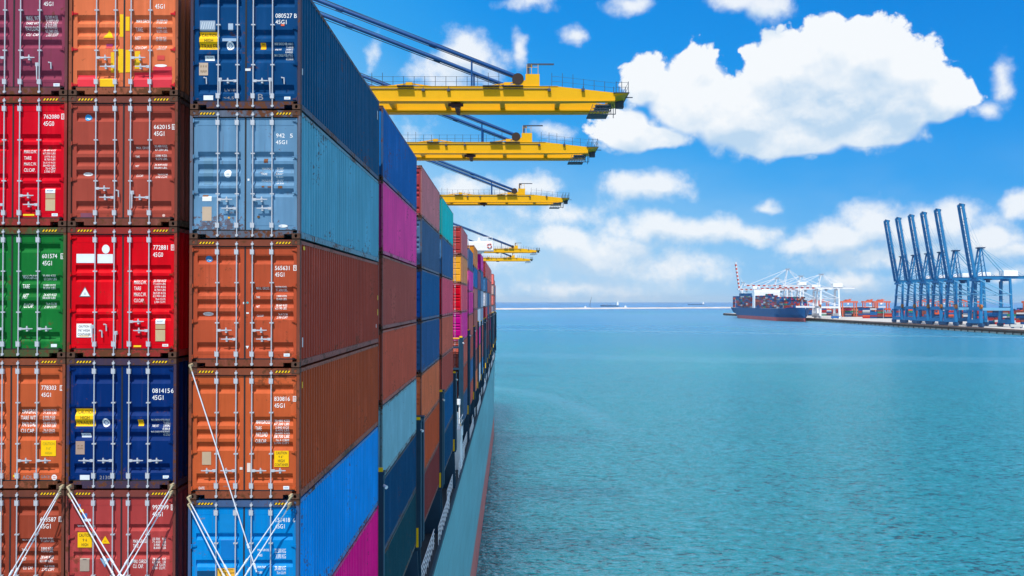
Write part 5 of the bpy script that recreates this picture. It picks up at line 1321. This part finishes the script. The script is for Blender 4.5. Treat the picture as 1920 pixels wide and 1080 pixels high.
yb = ys[-1]; m.add([(CX - hw_(yb, 0), yb, -2), (CX + hw_(yb, 0), yb, -2), (CX + hw_(yb, 1), yb, 22), (CX - hw_(yb, 1), yb, 22)], [(0, 1, 2, 3)])
me = m.mesh('hull', [BH, RB]); obj('hull', me, bs)
m = MB(); m.cyl((CX, SY0 + 40, .6), (CX, SY0 + 8, .6), 3.2, 12, 2.2); m.cyl((CX, SY0 + 8, .6), (CX, SY0 + 4, .6), 2.2, 12, .8); m.build('bulbous_bow', RB, bs)
m = MB(); m.box(CX - 25, CX + 25, 1800, 1814, 22, 54); m.box(CX - 25.5, CX + 25.5, 1800.5, 1806, 54, 58); m.box(CX - 8, CX + 8, 1806, 1812, 58, 61); m.cyl((CX, 1808, 61), (CX, 1808, 70), .5, 6)
m.build('deckhouse', WSTEEL, bs)
m = MB(); m.box(CX - 12, CX + 12, 1960, 1972, 22, 52); m.build('funnel', BH, bs)
m = MB(); m.cyl((CX, SY0 + 12, 23), (CX, SY0 + 12, 38), .5, 6, .3); m.box(CX - 10, CX + 10, SY0 + 14, SY0 + 15, 22, 27); m.build('foremast', WSTEEL, bs)

# containers too small to show their doors: plain corrugated boxes, one mesh shared
def far_box():
    m = MB(); n = 16; p = L / n
    for s in (-1, 1):
        pr = []
        for k in range(n): pr += [(k * p, 0), (k * p + p * .5, 0), (k * p + p * .5, .06), (k * p + p, .06)]
        vs = [(s * (W2 - d), y, .12) for y, d in pr] + [(s * (W2 - d), y, H - .12) for y, d in pr]; c = len(pr)
        m.add(vs, [(i, i + 1, c + i + 1, c + i) if s > 0 else (i + 1, i, c + i, c + i + 1) for i in range(c - 1)])
        m.box(s * W2, s * (W2 - .1), 0, L, 0, .12); m.box(s * W2, s * (W2 - .1), 0, L, H - .12, H)
    for y in (0, L): m.box(-W2 + .1, W2 - .1, y, y + (.1 if y == 0 else -.1), 0, H)
    m.box(-W2 + .1, W2 - .1, .1, L - .1, H - .1, H - .02)
    return m.mesh('shipping_container', PAINT)
FB = far_box()
PAL = [('blue', (0, 74, 136)), ('blue', (8, 96, 160)), ('dark blue', (10, 46, 84)), ('red', (180, 40, 40)), ('dark red', (140, 44, 50)), ('brown', (130, 70, 60)), ('orange', (214, 90, 50)),
       ('white', (200, 205, 210)), ('green', (30, 130, 100)), ('grey', (130, 140, 150)), ('magenta', (180, 30, 110)), ('tan', (190, 150, 120))]
far = []
R2 = random.Random(11)
def pal(w): return R2.choices(PAL, w)[0]
# on the blue ship: bays along the side, tiers seen on its near side and across the front
nb = 27
for b in range(nb):
    y = 1612 + b * 14.3
    if 1790 < y < 1815 or 1952 < y < 1970 or y > SY1 - 14: continue
    tiers = 8 if 3 < b < 22 else (4, 5, 7, 7)[min(b, 3)] if b <= 3 else 8
    if b in (5, 9, 14, 15, 24): tiers -= 1
    if b in (6, 7, 17, 18): tiers += 1
    hwb = min(HB - 1.5, hw_(y, 1) - 1.2); ncol = int(hwb * 2 / 2.52)
    for c in range(ncol):
        if not (c == 0 or b == 0 or b == 3 or b == 2 or b == 1): 
            if c > 2: continue
        for t in range(tiers if c else tiers):
            if c and b > 3 and t < tiers - 2: continue
            if c and 0 < b <= 3 and t < tiers - 3: continue
            x = CX - hwb + 1.26 + c * 2.52
            far.append((x, y, 22.6 + t * 2.93, 0.0, pal([6, 4, 4, 2, 5, 5, 1, 2, 1, 1, .6, .3]), 'ship', 8 if c == 0 else 3,
                        '%s tier, %s bay from the blue ship\'s bow, %s column' % (ORD[t], ORD[b], ORD[c])))
# yard blocks: lying across our view, several tiers high
def block(x0, x1, y, tiers, rows_=2, w=None, ph=''):
    n = int((x1 - x0) / 12.6)
    for i in range(n):
        for r_ in range(rows_):
            th = max(1, min(tiers, tiers - R2.choice([0, 0, 1, 1, 2])))
            for t in range(th):
                if r_ and t < th - 1: continue
                far.append((x0 + i * 12.6 + 12.2, y + r_ * 2.6, 5.52 + t * 2.9, R(90), pal(w or [6, 4, 5, 3, 4, 6, 2, 2.5, 1.2, 2, 1, 1]), 'yard', 12 if r_ == 0 else 4,
                    '%s tier of the %s%s stack, %s' % (ORD[t], '' if r_ == 0 else 'rear ', ORD[i], ph)))
for q in ((668, 770, 1290, 4, 'low block between the blue cranes'), (775, 900, 1270, 5, 'block at the right picture edge'), (612, 735, 1480, 6, 'high block left of the blue cranes'), (742, 900, 1470, 6, 'high block behind the blue cranes'), (905, 1030, 1480, 6, 'high block behind the right crane legs'),
          (610, 735, 1600, 6, 'middle block beside the white cranes'), (745, 960, 1600, 6, 'middle block behind the orange gantries'), (612, 720, 1760, 6, 'far block beside the white cranes'), (728, 900, 1740, 6, 'far block under the orange gantries'), (905, 1100, 1740, 6, 'far block at the right'),
          (612, 760, 1900, 6, 'farthest but one block'), (612, 800, 2030, 6, 'farthest block'), (606, 640, 1400, 3, 'small block on the apron'), (606, 650, 1180, 3, 'small block among the blue crane legs'), (655, 800, 1185, 4, 'low block at the right crane legs')):
    block(q[0], q[1], q[2], q[3], ph=q[4])
far.sort(key=lambda q: -q[6] / (q[1]))
NIND = 172
for (x, y, z, rz, (cn, c), wh, _, place) in far[:NIND]:
    lab = '%s container, %s' % (cn, place)
    obj('shipping_container', FB, None, loc=(x, y, z), rot=(0, 0, rz), color=paint(c, .8), label=lab, cat='container', group='small containers at the far terminal')
def box_mass(name, items, label):
    names = [p for p in PAL]; m = MB()
    for (x, y, z, rz, pc, wh, _, _p) in items:
        mi = PAL.index(pc)
        if rz: m.box(x - L, x, y - W2, y + W2, z, z + H - .05, mi)
        else: m.box(x - W2, x + W2, y, y + L, z, z + H - .05, mi)
    m.build(name, [material('far_container_%s_%d' % (p[0].replace(' ', '_'), i), paint(p[1], .8), .55, var=.2, scale=.3) for i, p in enumerate(PAL)], None, kind='stuff', label=label, cat='containers')
box_mass('far_yard_containers', [q for q in far[NIND:] if q[5] == 'yard'], 'mass of far stacked containers filling the yard behind the quay')
box_mass('far_deck_containers', [q for q in far[NIND:] if q[5] == 'ship'], 'mass of small containers filling the blue ship\'s deck')

# a few vehicles and a mooring shed on the apron, ships out at sea
def truck(x, y, rgb, label):
    root = thing('container_truck', label, 'truck', (x, y, 5.5), 'trucks on the far quay')
    m = MB(); m.box(-1.25, 1.25, 0, 12.5, 1.0, 1.4)
    for yy in (1.5, 9.2, 10.6): m.cyl((-1.25, yy, .5), (1.25, yy, .5), .5, 8)
    m.build('trailer', BDARK, root)
    m = MB(); m.box(-1.2, 1.2, -2.6, -.3, .8, 3.3); m.build('cab', WSTEEL, root)
    m = MB(); m.box(-1.22, 1.22, .2, 12.3, 1.41, 4.3); m.build('load', material('truck_load_%d' % rgb[2], paint(rgb), .5), root)
    root.rotation_euler = (0, 0, R(80))
truck(556, 1565, (30, 110, 190), 'truck with a bright blue load near the white crane on the far quay')
truck(590, 1310, (220, 220, 220), 'truck with a white load between the blue cranes on the far quay')
truck(560, 1010, (200, 205, 205), 'truck with a pale load at the right end of the far quay')

def sea_ship(x, y, ln, h, label, rz, tank=True):
    root = thing('cargo_ship', label, 'ship', (x, y, 0)); root.rotation_euler = (0, 0, rz)
    sb = material('far_ship_blue', (.02, .10, .22), .6)
    m = MB(); w = ln * .08
    m.hexa([(-ln * .46, -w, -1), (ln * .46, -w * .4, -1), (ln * .46, w * .4, -1), (-ln * .46, w, -1)], [(-ln * .5, -w, h), (ln * .5, -w * .3, h * 1.25), (ln * .5, w * .3, h * 1.25), (-ln * .5, w, h)])
    m.build('hull', sb, root)
    m = MB(); m.box(-ln * .47, -ln * .38, -w * .8, w * .8, h, h * 2.9); m.box(-ln * .45, -ln * .42, -w * .3, w * .3, h * 2.9, h * 3.8); m.build('deckhouse', WSTEEL, root)
    m = MB()
    for k in range(4): m.cyl((-ln * .25 + k * ln * .2, 0, h), (-ln * .25 + k * ln * .2, 0, h * (2.8 if k % 2 else 2.2)), ln * .004, 6); m.box(-ln * .3 + k * ln * .2, -ln * .2 + k * ln * .2, -w * .6, w * .6, h, h * 1.5)
    m.build('deck_gear', material('far_gear', (.2, .28, .38), .6), root)
sea_ship(xat(1143, 6000), 6000, 122, 9.5, 'blue cargo ship on the horizon left of the blue container ship', R(178))
sea_ship(xat(1305, 9000), 9000, 165, 8, 'low faint cargo ship on the horizon just left of the blue container ship', R(180))
root = thing('crane_barge', 'barge with a tall curved crane boom beyond the breakwater', 'barge', (xat(1103, 4600), 4600, 0))
m = MB(); m.box(-24, 20, -7, 7, -1, 3.4); m.build('hull', material('barge_hull', (.02, .06, .10), .7), root)
m = MB(); m.box(-20, -10, -4, 4, 3.4, 9); m.box(-17, -13, -3, 3, 9, 12); m.build('deckhouse', WSTEEL, root)
m = MB(); pt = [(10, 3), (10, 20), (12, 38), (17, 56)]
for a, b in zip(pt[:-1], pt[1:]): m.beam((a[0], 0, a[1]), (b[0], 0, b[1]), 1.5, 1.5)
m.beam((5, 0, 3.4), (10, 0, 40), .7, .7); m.build('crane_boom', material('barge_boom', (.10, .13, .18), .6), root)
root = thing('workboat', 'small white boat seen just above the breakwater', 'boat', (xat(1173, 4700), 4700, 0))
m = MB(); m.hexa([(-8, -2, -1), (8, -1, -1), (8, 1, -1), (-8, 2, -1)], [(-9, -3, 4), (10, -1, 5), (10, 1, 5), (-9, 3, 4)]); m.build('hull', WSTEEL, root)
m = MB(); m.box(-6, 4, -2, 2, 4, 11); m.box(-3, 2, -1.5, 1.5, 11, 13.5); m.build('cabin', WSTEEL, root)

# ------------------------------------------------------------------ the sea air between us and the far shore
hz = bpy.data.materials.new('sea_haze'); hz.use_nodes = True; g = G(hz.node_tree); g.n.remove(g.n['Principled BSDF'])
pv = g.node('ShaderNodeVolumePrincipled'); pv.inputs['Color'].default_value = (.80, .90, 1.0, 1); pv.inputs['Density'].default_value = 0.000022; pv.inputs['Anisotropy'].default_value = 0.1
g.l.new(pv.outputs[0], hz.node_tree.nodes['Material Output'].inputs['Volume'])
m = MB(); m.box(-25100, 25100, -310, 32100, -4.0, 175.0)
m.build('haze', hz, kind='stuff', label='thin sea haze that pales the far shore', cat='haze')

# light masts over the far yard, small tags on the nearest container sides
for x, y, lab in ((640, 1585, 'light mast left of the blue cranes, before the container blocks'), (606, 1440, 'slim light mast just left of the first blue crane'), (735, 1350, 'light mast seen between the blue crane legs')):
    root = thing('light_mast', lab, 'light mast', (x, y, 5.5), 'light masts in the far yard')
    m = MB(); m.cyl((0, 0, 0), (0, 0, 33), .35, 8, .2); m.build('pole', WG, root)
    m = MB(); m.cyl((0, 0, 32.6), (0, 0, 33.2), 1.3, 10); m.build('lamp_ring', WG, root)
for o in [q for q in bpy.data.objects if q.parent is None and q.get('label') in (FRONT['C', 3]['label'], FRONT['C', 4]['label'], FRONT['C', 1]['label'])]:
    lst = {FRONT['C', 3]['label']: [(11.95, 1.62, .10, .16, YSAFE), (11.95, 1.10, .10, .22, YSAFE), (.30, .55, .05, .22, WPLATE), (.42, 2.72, .16, .08, YSAFE), (11.6, .62, .06, .12, WPLATE)],
           FRONT['C', 4]['label']: [(.30, 2.5, .06, .14, YSAFE)], FRONT['C', 1]['label']: [(.20, .9, .05, .14, WPLATE), (11.8, 2.3, .08, .3, WPLATE)]}[o['label']]
    for y, z, w, h, mt in lst:
        m = MB(); m.box(W2 - .006, W2 + .004, y - w / 2, y + w / 2, z - h / 2, z + h / 2); m.build('side_tag', mt, o)
